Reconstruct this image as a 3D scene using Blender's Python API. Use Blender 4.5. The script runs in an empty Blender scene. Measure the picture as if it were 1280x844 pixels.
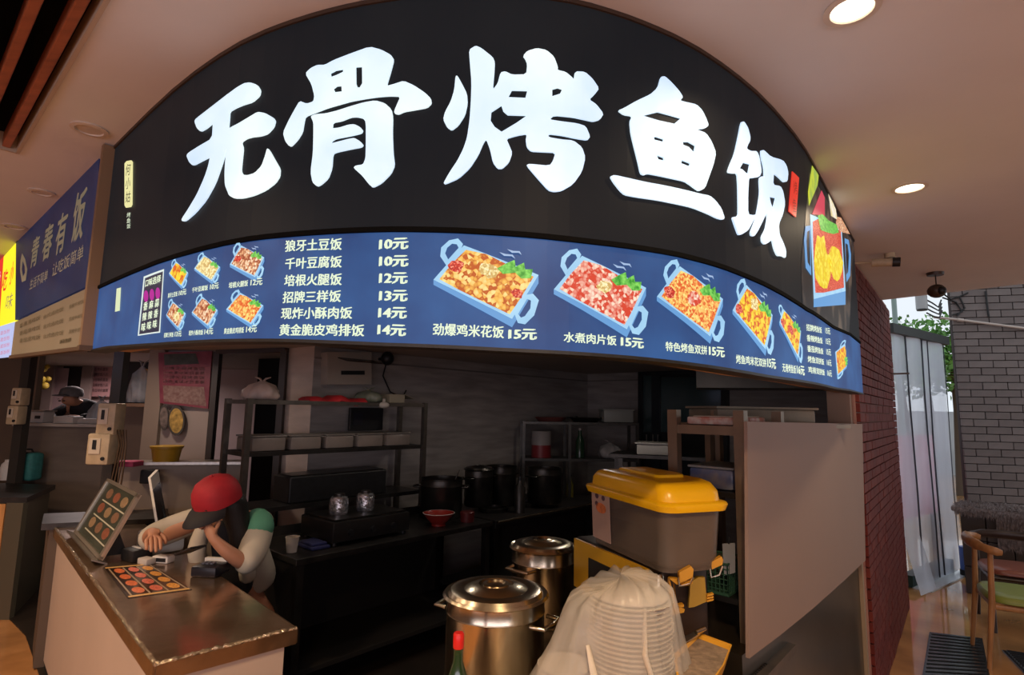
import bpy, bmesh, math, random
from mathutils import Vector, Matrix
from mathutils.geometry import tessellate_polygon
random.seed(7)
sc = bpy.context.scene
COL = sc.collection
R = math.radians

# ---------------------------------------------------------------- camera
F_PX, PITCH, ROLL, EYE = 700.0, 7.3, 1.0, 1.65
CEIL = 2.68
cam_d = bpy.data.cameras.new('camera'); cam = bpy.data.objects.new('camera', cam_d); COL.objects.link(cam)
cam_d.sensor_width = 36.0; cam_d.lens = F_PX / 1280.0 * 36.0; cam_d.clip_start = 0.05; cam_d.clip_end = 200
CM = Matrix.Translation((0, 0, EYE)) @ Matrix.Rotation(R(90 + PITCH), 4, 'X') @ Matrix.Rotation(R(ROLL), 4, 'Z')
cam.matrix_world = CM
sc.camera = cam
# ---------------------------------------------------------------- world: overcast daylight
w = bpy.data.worlds.new('World'); sc.world = w; w.use_nodes = True
nt = w.node_tree; bg = nt.nodes['Background']
bg.inputs[0].default_value = (0.86, 0.93, 1.0, 1); bg.inputs[1].default_value = 1.0
# ---------------------------------------------------------------- exposure
sc.view_settings.view_transform = 'Standard'; sc.view_settings.look = 'None'
sc.view_settings.gamma = 1.0; sc.view_settings.use_curve_mapping = False
sc.view_settings.exposure = 0.0
# ---------------------------------------------------------------- ceiling downlights (lamps in view are built further down) and added fill
def area(name, loc, power, color, size, spread=120, target=None):
    l = bpy.data.lights.new(name, 'AREA'); l.shape = 'DISK'; l.size = size; l.energy = power; l.color = color
    l.spread = R(spread)
    o = bpy.data.objects.new(name, l); COL.objects.link(o); o.location = loc
    if target: o.rotation_euler = (Vector(target) - Vector(loc)).to_track_quat('-Z', 'Y').to_euler()
    return o
WARM = (1.0, 0.70, 0.45)
DOWNLIGHTS = [  # x, y, power : recessed lamps that are on
    (0.852, 1.308, 5, (1, .78, .52)), (1.79, 2.428, 7, (1, .80, .55)), (-0.75, -0.2, 18, WARM), (-1.95, 1.0, 24, WARM), (0.35, 0.25, 30, (1, .70, .40)), (-2.9, 1.9, 20, WARM),
    (-3.7, 2.9, 16, WARM), (3.5, 2.2, 6, (1, .8, .6))]
for i, (x, y, pw, c) in enumerate(DOWNLIGHTS):
    area('downlight_beam', (x, y, CEIL - 0.03), pw, c, 0.09, 150)
area('kitchen_area_light', (0.62, 4.55, 2.09), 3.6, (1, .88, .76), 0.14, 165)
area('kitchen_area_light', (-0.75, 3.6, 2.09), 2.5, (1, .88, .76), 0.14, 165)  # unseen light added to brighten the dark kitchen
area('kitchen_area_light', (-2.9, 4.3, 2.09), 5, (1, .80, .66), 0.14, 165)  # unseen fill added over the poster area
area('left_room_fill', (-4.9, 6.7, 2.10), 16, (1, .82, .80), 0.5, 165)  # fill added to brighten the left stall, no lamp built
# unseen fill panels added behind the camera, tilted up to brighten the ceiling
def strip(name, loc, target, sx, sy, power, color):
    l = bpy.data.lights.new(name, 'AREA'); l.shape = 'RECTANGLE'; l.size = sx; l.size_y = sy; l.energy = power; l.color = color
    o = bpy.data.objects.new(name, l); COL.objects.link(o); o.location = loc; o.rotation_euler = (Vector(target) - Vector(loc)).to_track_quat('-Z', 'Y').to_euler()
strip('hall_fill_light', (-1.2, -3.0, 1.5), (-1.2, 0, 2.6), 9, 1.0, 88, (.96, .88, 1))
strip('hall_fill_light', (4.6, -3.0, 1.5), (4.0, 0, 2.4), 3, .9, 9, (1, .78, .62))

# ================================================================ helpers
def ray(px, py):
    return (CM.to_3x3() @ Vector(((px - 640) / F_PX, -(py - 422) / F_PX, -1)))
def Zp(px, py, z):
    d = ray(px, py); t = (z - EYE) / d.z; return Vector((0, 0, EYE)) + d * t
def Yp(px, py, y):
    d = ray(px, py); return Vector((0, 0, EYE)) + d * (y / d.y)

def tag(o, label=None, cat=None, group=None, kind=None):
    if label: o['label'] = label
    if cat: o['category'] = cat
    if group: o['group'] = group
    if kind: o['kind'] = kind
    return o
def thing(name, label, cat, loc, rz=0, group=None):
    o = bpy.data.objects.new(name, None); COL.objects.link(o)
    o.location = loc; o.rotation_euler = (0, 0, rz); o.empty_display_size = 0.05
    return tag(o, label, cat, group)
def sroot(name, loc=(0, 0, 0)):
    o = bpy.data.objects.new(name, None); COL.objects.link(o); o.location = loc; o['kind'] = 'structure'; return o

class G:
    """collects shapes; build() links them as one mesh object (world coordinates unless local=True)"""
    def __init__(s): s.bm = bmesh.new()
    def box(s, c, d, rz=0, rot=None, bev=0, seg=2):
        m = Matrix.Translation(c) @ (rot.to_4x4() if rot else Matrix.Rotation(rz, 4, 'Z')) @ Matrix.Diagonal((d[0], d[1], d[2], 1))
        r = bmesh.ops.create_cube(s.bm, size=1, matrix=m)
        if bev:
            es = list({e for v in r['verts'] for e in v.link_edges})
            bmesh.ops.bevel(s.bm, geom=es, offset=bev, segments=seg, affect='EDGES', profile=.5)
        return s
    def cyl(s, p0, p1, r0, r1=None, n=14, cap=True):
        p0, p1 = Vector(p0), Vector(p1); r1 = r0 if r1 is None else r1
        q = (p1 - p0).to_track_quat('Z', 'Y').to_matrix().to_4x4()
        m = Matrix.Translation((p0 + p1) / 2) @ q
        bmesh.ops.create_cone(s.bm, cap_ends=cap, segments=n, radius1=r0, radius2=r1, depth=(p1 - p0).length, matrix=m)
        return s
    def sph(s, c, r, sc3=(1, 1, 1), u=14, v=9, rot=None):
        m = Matrix.Translation(c) @ (rot.to_4x4() if rot else Matrix.Identity(4)) @ Matrix.Diagonal((sc3[0], sc3[1], sc3[2], 1))
        bmesh.ops.create_uvsphere(s.bm, u_segments=u, v_segments=v, radius=r, matrix=m); return s
    def lathe(s, prof, c, n=32, wob=None):
        rings = []
        for (r, z) in prof:
            if r < 1e-5: rings.append([s.bm.verts.new((c[0], c[1], c[2] + z))])
            else:
                rg = []
                for i in range(n):
                    a = 2 * math.pi * i / n; rr = r * (wob(a, z) if wob else 1)
                    rg.append(s.bm.verts.new((c[0] + rr * math.cos(a), c[1] + rr * math.sin(a), c[2] + z)))
                rings.append(rg)
        for a, b in zip(rings, rings[1:]):
            for i in range(n):
                j = (i + 1) % n
                if len(a) == 1 and len(b) == 1: continue
                if len(a) == 1: f = (a[0], b[i], b[j])
                elif len(b) == 1: f = (a[i], a[j], b[0])
                else: f = (a[i], a[j], b[j], b[i])
                try: s.bm.faces.new(f)
                except ValueError: pass
        return s
    def tube(s, pts, r, n=8, flat=1.0, closed=False):
        pts = [Vector(p) for p in pts]; rings = []
        N = len(pts); rs = r if isinstance(r, (list, tuple)) else [r] * N
        up = None
        for i, p in enumerate(pts):
            a = pts[i - 1] if (i > 0 or closed) else p; b = pts[(i + 1) % N] if (i < N - 1 or closed) else p
            t = (b - a).normalized()
            if up is None:
                up = Vector((0, 0, 1)) if abs(t.z) < .9 else Vector((1, 0, 0))
            x = t.cross(up).normalized(); u = x.cross(t).normalized(); up = u
            rings.append([s.bm.verts.new(p + x * math.cos(2 * math.pi * k / n) * rs[i] + u * math.sin(2 * math.pi * k / n) * rs[i] * flat) for k in range(n)])
        rr = list(zip(rings, rings[1:])) + ([(rings[-1], rings[0])] if closed else [])
        for a, b in rr:
            for k in range(n):
                s.bm.faces.new((a[k], a[(k + 1) % n], b[(k + 1) % n], b[k]))
        if not closed:
            s.bm.faces.new(rings[0][::-1]); s.bm.faces.new(rings[-1])
        return s
    def quad(s, *p):
        s.bm.faces.new([s.bm.verts.new(Vector(q)) for q in p]); return s
    def prism(s, pts, off):
        """planar 3-D loop pushed along off"""
        pts = [Vector(p) for p in pts]; off = Vector(off)
        tr = tessellate_polygon([pts])
        a = [s.bm.verts.new(p) for p in pts]; b = [s.bm.verts.new(p + off) for p in pts]; n = len(pts)
        for t in tr:
            s.bm.faces.new([a[i] for i in t]); s.bm.faces.new([b[i] for i in reversed(t)])
        for i in range(n): s.bm.faces.new((a[i], a[(i + 1) % n], b[(i + 1) % n], b[i]))
        return s
    def build(s, name, mat, parent=None, smooth=None, local=False, fixn=True):
        bm = s.bm
        if fixn: bmesh.ops.recalc_face_normals(bm, faces=bm.faces)
        me = bpy.data.meshes.new(name)
        loc = Vector((0, 0, 0))
        if parent is not None and not local:
            bmesh.ops.translate(bm, verts=bm.verts, vec=-wloc(parent))
        elif parent is None and not local and len(bm.verts):
            xs = [v.co for v in bm.verts]
            mn = Vector((min(v.x for v in xs), min(v.y for v in xs), min(v.z for v in xs)))
            mx = Vector((max(v.x for v in xs), max(v.y for v in xs), max(v.z for v in xs)))
            loc = Vector(((mn.x + mx.x) / 2, (mn.y + mx.y) / 2, mn.z))
            bmesh.ops.translate(bm, verts=bm.verts, vec=-loc)
        bm.to_mesh(me); bm.free()
        me.materials.append(mat)
        if smooth is not None:
            for p in me.polygons: p.use_smooth = True
            try: me.set_sharp_from_angle(angle=R(smooth))
            except Exception: pass
        o = bpy.data.objects.new(name, me); COL.objects.link(o); o.location = loc
        if parent is not None: o.parent = parent
        return o
def wloc(o):
    v = Vector(o.location)
    while o.parent is not None:
        o = o.parent; v = v + Vector(o.location)
    return v
def children(o): return [c for c in bpy.data.objects if c.parent == o]
def copy_tree(o, parent=None):
    c = o.copy(); COL.objects.link(c); c.parent = parent
    for ch in list(o.children): copy_tree(ch, c)
    return c

# ---------------------------------------------------------------- materials
MC = {}
def mat(name, col, rough=.5, metal=0., nscale=0, var=.15, bump=0., emit=None, estr=1., trans=0., alpha=1., spec=None, col2=None, stretch=None, ior=1.45, coat=0):
    if name in MC: return MC[name]
    m = bpy.data.materials.new(name); m.use_nodes = True; nt = m.node_tree; b = nt.nodes['Principled BSDF']
    b.inputs['Base Color'].default_value = (*col, 1); b.inputs['Roughness'].default_value = rough; b.inputs['Metallic'].default_value = metal
    b.inputs['Transmission Weight'].default_value = trans; b.inputs['Alpha'].default_value = alpha; b.inputs['IOR'].default_value = ior
    b.inputs['Coat Weight'].default_value = coat
    if spec is not None: b.inputs['Specular IOR Level'].default_value = spec
    if nscale:
        tc = nt.nodes.new('ShaderNodeTexCoord'); mp = nt.nodes.new('ShaderNodeMapping')
        nt.links.new(tc.outputs['Object'], mp.inputs[0])
        if stretch: mp.inputs['Scale'].default_value = stretch
        n = nt.nodes.new('ShaderNodeTexNoise'); n.inputs['Scale'].default_value = nscale; n.inputs['Detail'].default_value = 5
        nt.links.new(mp.outputs[0], n.inputs['Vector'])
        r = nt.nodes.new('ShaderNodeValToRGB'); r.color_ramp.elements[0].position = .3; r.color_ramp.elements[1].position = .7
        c2 = col2 or tuple(min(1, c * (1 + var)) for c in col); c1 = col if col2 else tuple(c * (1 - var) for c in col)
        r.color_ramp.elements[0].color = (*c1, 1); r.color_ramp.elements[1].color = (*c2, 1)
        nt.links.new(n.outputs[0], r.inputs[0]); nt.links.new(r.outputs[0], b.inputs['Base Color'])
        if bump:
            bp = nt.nodes.new('ShaderNodeBump'); bp.inputs['Strength'].default_value = bump; bp.inputs['Distance'].default_value = .01
            nt.links.new(n.outputs[0], bp.inputs['Height']); nt.links.new(bp.outputs[0], b.inputs['Normal'])
    if emit is not None:
        b.inputs['Emission Color'].default_value = (*emit, 1); b.inputs['Emission Strength'].default_value = estr
    MC[name] = m; return m
def emis(name, c1, c2=None, nscale=6, strength=1., base=(.02, .02, .02), rough=.4, stretch=None, vor=False, c3=None, spec=.3):
    """back-lit film: emission with procedural print"""
    if name in MC: return MC[name]
    m = bpy.data.materials.new(name); m.use_nodes = True; nt = m.node_tree; b = nt.nodes['Principled BSDF']
    b.inputs['Base Color'].default_value = (*base, 1); b.inputs['Roughness'].default_value = rough
    b.inputs['Specular IOR Level'].default_value = spec
    b.inputs['Emission Strength'].default_value = strength; b.inputs['Emission Color'].default_value = (*c1, 1)
    if c2 is not None:
        tc = nt.nodes.new('ShaderNodeTexCoord'); mp = nt.nodes.new('ShaderNodeMapping'); nt.links.new(tc.outputs['Object'], mp.inputs[0])
        if stretch: mp.inputs['Scale'].default_value = stretch
        r = nt.nodes.new('ShaderNodeValToRGB')
        if vor:
            n = nt.nodes.new('ShaderNodeTexVoronoi'); n.inputs['Scale'].default_value = nscale
            s = nt.nodes.new('ShaderNodeSeparateColor'); nt.links.new(n.outputs['Color'], s.inputs[0])
            mx = nt.nodes.new('ShaderNodeMath'); mx.operation = 'SUBTRACT'
            d = nt.nodes.new('ShaderNodeMath'); d.operation = 'MULTIPLY'; d.inputs[1].default_value = .45
            nt.links.new(n.outputs['Distance'], d.inputs[0])
            nt.links.new(s.outputs[0], mx.inputs[0]); nt.links.new(d.outputs[0], mx.inputs[1]); src = mx.outputs[0]
        else:
            n = nt.nodes.new('ShaderNodeTexNoise'); n.inputs['Scale'].default_value = nscale; n.inputs['Detail'].default_value = 4; src = n.outputs[0]
        nt.links.new(mp.outputs[0], n.inputs['Vector'])
        e = r.color_ramp.elements; e[0].position = .0 if vor else .35; e[1].position = .8 if vor else .65
        e[0].color = (*c1, 1); e[1].color = (*c2, 1)
        if c3: x = e.new(.35 if vor else .5); x.color = (*c3, 1)
        nt.links.new(src, r.inputs[0]); nt.links.new(r.outputs[0], b.inputs['Emission Color'])
    MC[name] = m; return m

steel = mat('stainless_steel', (.64, .56, .42), .22, 1., 9, .12, .12)
steel_dark = mat('darkened_greasy_steel', (.075, .07, .065), .42, .9, 7, .3, .1)  # greasy steel, colour lowered further to stand in for kitchen gloom
steel_lt = mat('brushed_steel', (.5, .47, .43), .33, 1., 40, .1, .05, stretch=(1, 1, .05))
black = mat('black_plastic', (.012, .012, .013), .45, 0, 30, .3)
dark = mat('dark_recess', (.006, .006, .006), .8, 0, 5, .4)
white_pl = mat('white_plastic', (.72, .70, .66), .4, 0, 20, .06)
beige_pl = mat('aged_beige_plastic', (.50, .40, .26), .45, 0, 14, .18)
ceil_m = mat('painted_plaster', (.68, .64, .63), .75, 0, 3, .03, .02)
wall_tile = mat('grey_marble_tile', (.30, .27, .25), .38, 0, 2.5, .22, .04, stretch=(1, 1, 7))
wall_pale = mat('pale_panel_wall', (.55, .45, .38), .5, 0, 3, .12, stretch=(1, 1, 5))
wall_pink = mat('pale_pink_wall', (.62, .48, .46), .45, 0, 2, .10)
wood_o = mat('orange_laminate', (.60, .30, .11), .4, 0, 5, .18, stretch=(8, 8, 1))
floor_m = mat('wet_ochre_floor', (.46, .22, .08), .09, 0, 2.2, .40, .04, coat=.5)
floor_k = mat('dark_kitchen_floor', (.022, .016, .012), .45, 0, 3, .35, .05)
pvc = mat('taupe_foam_board', (.27, .185, .145), .55, 0, 1.2, .05)

# ---------------------------------------------------------------- ruled vertical surfaces (fascias, walls)
class Surf:
    def __init__(s, pts, smooth=0):
        P = [Vector((p[0], p[1])) for p in pts]
        for _ in range(smooth):
            Q = [P[0]]
            for a, b in zip(P, P[1:]): Q += [a * .75 + b * .25, a * .25 + b * .75]
            P = Q + [P[-1]]
        s.P = P; s.S = [0]
        for a, b in zip(P, P[1:]): s.S.append(s.S[-1] + (b - a).length)
        s.N = []
        for i in range(len(P)):
            t = (P[min(i + 1, len(P) - 1)] - P[max(i - 1, 0)]).normalized(); n = Vector((t.y, -t.x))
            s.N.append(n)
        s.curved = len(P) > 2
    def at(s, px, py):
        d = ray(px, py); dx, dy = d.x, d.y; best = None
        for i in range(len(s.P) - 1):
            a, b = s.P[i], s.P[i + 1]; e = b - a
            den = dx * e.y - dy * e.x
            if abs(den) < 1e-9: continue
            t = (a.x * e.y - a.y * e.x) / den; k = (a.x * dy - a.y * dx) / den
            lo = -9 if i == 0 else 0; hi = 10 if i == len(s.P) - 2 else 1
            if t > 0 and lo - 1e-6 <= k <= hi + 1e-6:
                if best is None or abs(k - .5) < abs(best[2] - .5): best = (s.S[i] + k * e.length, EYE + t * d.z, k)
        return Vector((best[0], best[1]))
    def pos(s, u, z, off=0):
        i = 0
        while i < len(s.S) - 2 and u > s.S[i + 1]: i += 1
        k = (u - s.S[i]) / (s.S[i + 1] - s.S[i]); p = s.P[i].lerp(s.P[i + 1], k)
        kk = min(1, max(0, k)); n = s.N[i].lerp(s.N[i + 1], kk).normalized()
        return Vector((p.x + n.x * off, p.y + n.y * off, z))
    def wrap(s, loops, off=.002, thick=0, step=.045, g=None, pixels=True):
        """loops: outer + holes, pixel coordinates; returns G holding the wrapped plate"""
        g = g or G()
        L = [[(s.at(*p) if pixels else Vector(p)) for p in lp] for lp in loops]
        bm = bmesh.new(); fl = [p for lp in L for p in lp]
        vs = [bm.verts.new((p.x, p.y, 0)) for p in fl]
        for t in tessellate_polygon([[Vector((p.x, p.y, 0)) for p in lp] for lp in L]):
            try: bm.faces.new([vs[i] for i in t])
            except ValueError: pass
        s.flat(bm, off, thick, step, g); return g
    def flat(s, bm, off, thick, step, g):
        if s.curved and len(bm.verts):
            x0 = min(v.co.x for v in bm.verts); x1 = max(v.co.x for v in bm.verts); k = math.floor(x0 / step) + 1
            while k * step < x1:
                bmesh.ops.bisect_plane(bm, geom=bm.verts[:] + bm.edges[:] + bm.faces[:], plane_co=(k * step, 0, 0), plane_no=(1, 0, 0)); k += 1
        if thick:
            ex = bmesh.ops.extrude_face_region(bm, geom=bm.faces[:])
            for e in ex['geom']:
                if isinstance(e, bmesh.types.BMVert): e.co.z += thick
        for v in bm.verts: v.co = s.pos(v.co.x, v.co.y, off + v.co.z)
        me = bpy.data.meshes.new('tmp'); bm.to_mesh(me); bm.free(); g.bm.from_mesh(me); bpy.data.meshes.remove(me)
    def text(s, txt, p0, p1, hpx, mt, parent, name='lettering', bold=.012, off=.003, g=None, shear=0):
        """text whose baseline runs between two pixels, hpx tall"""
        a = s.at(*p0); b = s.at(*p1); t = s.at(p0[0], p0[1] - hpx); h = t.y - a.y
        bm = text_bm(txt, bold)
        if bm is None: return None
        xs = [v.co.x for v in bm.verts]; ys = [v.co.y for v in bm.verts]; x0, x1, y0, y1 = min(xs), max(xs), min(ys), max(ys)
        for v in bm.verts:
            u = (v.co.x - x0) / (x1 - x0); q = (v.co.y - y0) / (y1 - y0)
            v.co = Vector((a.x + (b.x - a.x) * u, a.y + (b.y - a.y) * u + h * q, 0))
        own = g is None; g = g or G()
        s.flat(bm, off, 0, .045, g)
        if own: return g.build(name, mt, parent, fixn=False)
def text_bm(txt, bold=.012):
    c = bpy.data.curves.new('t', 'FONT'); c.body = txt; c.size = 1; c.resolution_u = 2
    c.dimensions = '2D'; c.fill_mode = 'BOTH'
    o = bpy.data.objects.new('t', c); COL.objects.link(o)
    dg = bpy.context.evaluated_depsgraph_get(); me = bpy.data.meshes.new_from_object(o.evaluated_get(dg))
    bm = bmesh.new()
    for dx, dy in (((-bold, -bold * .4), (bold, bold * .4), (-bold * .5, bold * .7)) if bold else ((0, 0),)):   # heavier strokes
        n = len(bm.verts); bm.from_mesh(me); bm.verts.ensure_lookup_table()
        for v in bm.verts[n:]: v.co.x += dx; v.co.y += dy
    bpy.data.meshes.remove(me); bpy.data.objects.remove(o); bpy.data.curves.remove(c)
    if not len(bm.verts): bm.free(); return None
    return bm
def chai(lp, n=1):
    for _ in range(n):
        q = []
        for i, a in enumerate(lp):
            b = lp[(i + 1) % len(lp)]
            q += [(a[0] * .82 + b[0] * .18, a[1] * .82 + b[1] * .18), (a[0] * .18 + b[0] * .82, a[1] * .18 + b[1] * .82)]
        lp = q
    return lp
# ================================================================ SETTING
SIGN = Surf([(-1.66, 2.19), (-1.196, 1.786), (-.939, 1.584), (-.731, 1.447), (-.52, 1.353), (-.342, 1.300), (-.175, 1.273), (-.015, 1.272), (.107, 1.288), (.19, 1.31),
             (.325, 1.365), (.472, 1.445), (.628, 1.56), (.823, 1.733), (1.087, 2.02), (1.276, 2.261), (1.583, 2.66), (2.013, 3.213)], 1)
LINE_L = Surf([(-4.6, 4.78), (-1.70, 2.25)])          # plane of the neighbouring stalls' signs
RW0, RW1 = Vector((2.08, 3.38)), Vector((3.50, 5.14))
def poly(name, pts, z, mt, thick=.05, up=True, holes=None, parent=None, kind='structure'):
    g = G(); lp = [[Vector((p[0], p[1], z)) for p in pts]] + [[Vector((p[0], p[1], z)) for p in h] for h in (holes or [])]
    fl = [p for l in lp for p in l]; a = [g.bm.verts.new(p) for p in fl]; d = thick if up else -thick
    b = [g.bm.verts.new(p + Vector((0, 0, d))) for p in fl]
    for t in tessellate_polygon(lp):
        g.bm.faces.new([a[i] for i in t]); g.bm.faces.new([b[i] for i in t])
    k = 0
    for l in lp:
        n = len(l)
        for i in range(n): g.bm.faces.new((a[k + i], a[k + (i + 1) % n], b[k + (i + 1) % n], b[k + i]))
        k += n
    o = g.build(name, mt, parent)
    if parent is None and kind: o['kind'] = kind
    return o
signpts = [tuple(p) for p in SIGN.P]
kit = [(-9, 8.6), (-4.6, 4.78)] + [(p[0] + .0, p[1] + .09) for p in signpts[1:]] + [(2.08, 3.4), (3.5, 5.14), (3.6, 8.6)]
poly('floor', [(-9, -4), (9, -4), (16, 17), (-9, 17)], 0, floor_m, .06, up=False)
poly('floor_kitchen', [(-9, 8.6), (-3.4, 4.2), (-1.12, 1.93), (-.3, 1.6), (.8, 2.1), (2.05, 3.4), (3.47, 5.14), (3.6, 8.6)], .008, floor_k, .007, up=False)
# slot in the ceiling with hanging wooden beams
sl0, sl1 = Vector((-1.079, 1.34)), Vector((-2.078, 2.226)); sd = (sl1 - sl0).normalized(); sn = Vector((-sd.y, sd.x))
if sn.x > 0: sn = -sn
sA = sl0 - sd * 1.8; slot = [sA, sl1, sl1 + sn * 1.25, sA + sn * 1.25]
slot = [tuple(p) for p in slot]
poly('ceiling', [(-9, -4), (7, -4), (7.3, .9), (3.952, 4.235), (3.33, 4.93), (2.3, 6.1), (-9, 9.2)], CEIL, ceil_m, .05, holes=[slot])
poly('ceiling_kitchen', kit, 2.12, mat('kitchen_plaster', (.42, .37, .33), .7, 0, 3, .04), .04)
t = sroot('trim_1', (*slot[0], CEIL))
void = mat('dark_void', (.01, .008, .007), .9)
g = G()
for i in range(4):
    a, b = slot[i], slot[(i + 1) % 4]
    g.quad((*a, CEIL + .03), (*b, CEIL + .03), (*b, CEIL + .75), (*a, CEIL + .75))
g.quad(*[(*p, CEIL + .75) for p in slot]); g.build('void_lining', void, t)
g = G()
for i in (0, 1):
    a, b = Vector(slot[i]), Vector(slot[(i + 1) % 4]); m = (a + b) / 2; d = b - a
    g.box((m.x, m.y, CEIL + .03), (d.length, .012, .075), rz=math.atan2(d.y, d.x))
g.build('slot_edge', mat('slot_edge_plaster', (.45, .34, .25), .6), t)
beam_m = mat('red_brown_timber', (.30, .085, .035), .45, 0, 4, .25, .05, stretch=(1, 6, 6))
for k, off in enumerate([.038 + .080 * q_ for q_ in range(15)]):
    p0 = sl1 + sn * off + sd * (-.012); p1 = sA + sn * off; m = (p0 + p1) / 2
    G().box((m.x, m.y, CEIL + .032), ((p1 - p0).length, .027, .06), rz=math.atan2(sd.y, sd.x), bev=.004).build('beam', beam_m, t)

def wall(name, a, b, z0, z1, mt, th=.06, parent=None, side=1):
    a, b = Vector(a), Vector(b); d = b - a; n = Vector((d.y, -d.x)).normalized() * -th / 2 * side; m = (a + b) / 2 + n
    o = G().box((m.x, m.y, (z0 + z1) / 2), (d.length, th, z1 - z0), rz=math.atan2(d.y, d.x)).build(name, mt, parent)
    if parent is None: o['kind'] = 'structure'
    return o
wallw = mat('mall_wall', (.50, .42, .35), .7, 0, 2, .05)
wall('wall_back', (-9, -4), (7, -4), 0, 3.3, wallw, side=-1)
wall('wall_left', (-9, 8.6), (-9, -4), 0, 3.3, wallw, side=1)
wall('wall_right', (7, -4), (7.3, .9), 0, 3.3, wallw, side=1)
WA = Surf([(-1.56, 4.41), (.99, 7.27)]); WB = Surf([(.99, 7.27), (3.55, 4.985)])
wall('wall_kitchen_left', (-1.56, 4.41), (.99, 7.27), 0, 2.2, wall_tile)
wall('wall_kitchen_right', (.99, 7.27), (3.34, 5.17), 0, 2.2, wall_tile)
wall('wall_far_left', (-9, 7.6), (-.2, 7.6), 0, 2.3, wall_pink)
# pale corner pier and dark doorway left of the kitchen wall
wall('wall_pier', Yp(357, 500, 4.62).xy, (-1.56, 4.41), 0, 2.2, wall_pale)
p = Yp(355, 500, 4.6).xy; q = Yp(268, 500, 4.9).xy
wall('wall_doorway', (p.x, p.y + .9), (q.x, q.y + .9), 0, 2.2, dark)
t = sroot('door_1', (p.x, p.y, 0))
G().box((p.x - .02, p.y, 1.05), (.05, .06, 2.1)).box((q.x, q.y, 1.05), (.05, .06, 2.1)).box(((p.x + q.x) / 2, (p.y + q.y) / 2, 2.12), ((p - q).length, .06, .07), rz=math.atan2(p.y - q.y, p.x - q.x)).build('door_frame', mat('door_frame_dark', (.05, .04, .035), .5), t)
# half wall with steel ledge behind the cashier
h0, h1 = Yp(140, 578, 4.25).xy, Yp(303, 578, 4.45).xy
wall('wall_half', h0, h1, 0, 1.19, mat('half_wall_panel', (.34, .27, .22), .5, 0, 3, .10))
m = (h0 + h1) / 2; d = h1 - h0
o = G().box((m.x, m.y - .01, 1.205), (d.length + .05, .16, .03), rz=math.atan2(d.y, d.x), bev=.005).build('trim_2', steel_lt); o['kind'] = 'structure'
# wall panels behind the half wall: glazed partition and poster wall
h2, h3 = Yp(150, 500, 5.0).xy, Yp(268, 500, 4.95).xy
PW = Surf([tuple(h2), tuple(h3)])
wall('wall_poster', Yp(198, 500, 5.0).xy, h3, 0, 2.2, mat('poster_wall', (.36, .29, .25), .5, 0, 2, .1))
# far stall front (grey) and its posts
f0, f1 = Yp(36, 530, 5.6).xy, Yp(143, 530, 5.6).xy
wall('wall_stall_front', f0, f1, 0, 1.40, mat('grey_stall_front', (.17, .135, .11), .5, 0, 3, .12, stretch=(1, 1, 5)), th=.5)
# pier between the two stalls under the sign corner
wall('wall_stall_left', (-9, 6.35), (-4.85, 5.75), 0, 2.15, mat('brown_stall_wall', (.14, .10, .07), .6, 0, 2, .15))
# tan column next to the red wall
o = G().box((1.985, 3.40, 1.0), (.10, .12, 2.0), rz=R(52)).build('trim_3', mat('tan_column_paint', (.30, .20, .14), .55)); o['kind'] = 'structure'
# upper part of the fascia box (soffit + inner lining)
g = G(); zs = []
BOT = [(134, 433), (199, 428.6), (276, 424), (350, 423.5), (480, 428.5), (640, 435.7), (800, 446), (960, 469), (1045, 484.5), (1062, 487)]
MID = [(142, 351), (200, 327), (250, 312), (320, 297.5), (400, 290.5), (480, 287), (560, 288), (640, 292.5), (725, 301), (840, 317), (902, 333.5), (960, 358), (1007, 386.5), (1041, 409), (1062, 418)]
def curve_z(px_pts):
    q = sorted([(SIGN.at(*p).x, SIGN.at(*p).y) for p in px_pts])
    def f(u):
        if u <= q[0][0]: return q[0][1]
        for a, b in zip(q, q[1:]):
            if u <= b[0]: return a[1] + (b[1] - a[1]) * (u - a[0]) / (b[0] - a[0])
        return q[-1][1]
    return f
zb, zm = curve_z(BOT), curve_z(MID)
SL = SIGN.S[-1]
def band(f0, f1, u0, u1, o0, o1, n=90):
    g = G(); prev = None
    for i in range(n + 1):
        u = u0 + (u1 - u0) * i / n
        r = [g.bm.verts.new(SIGN.pos(u, z, o)) for z, o in ((f0(u), o0), (f1(u), o0), (f1(u), o1), (f0(u), o1))]
        if prev:
            for k in range(4): g.bm.faces.new((prev[k], prev[(k + 1) % 4], r[(k + 1) % 4], r[k]))
        else: g.bm.faces.new(r)
        prev = r
    g.bm.faces.new(prev[::-1]); return g
for u in (0, SL * .25, SL * .5, SL * .75, SL): print('sign z', round(u, 2), round(zm(u), 3), round(zb(u), 3))
o = band(lambda u: zb(u) + .004, lambda u: 2.119, 0, SL, -.02, -.14).build('trim_4', mat('fascia_soffit', (.34, .20, .11), .6)); o['kind'] = 'structure'

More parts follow.
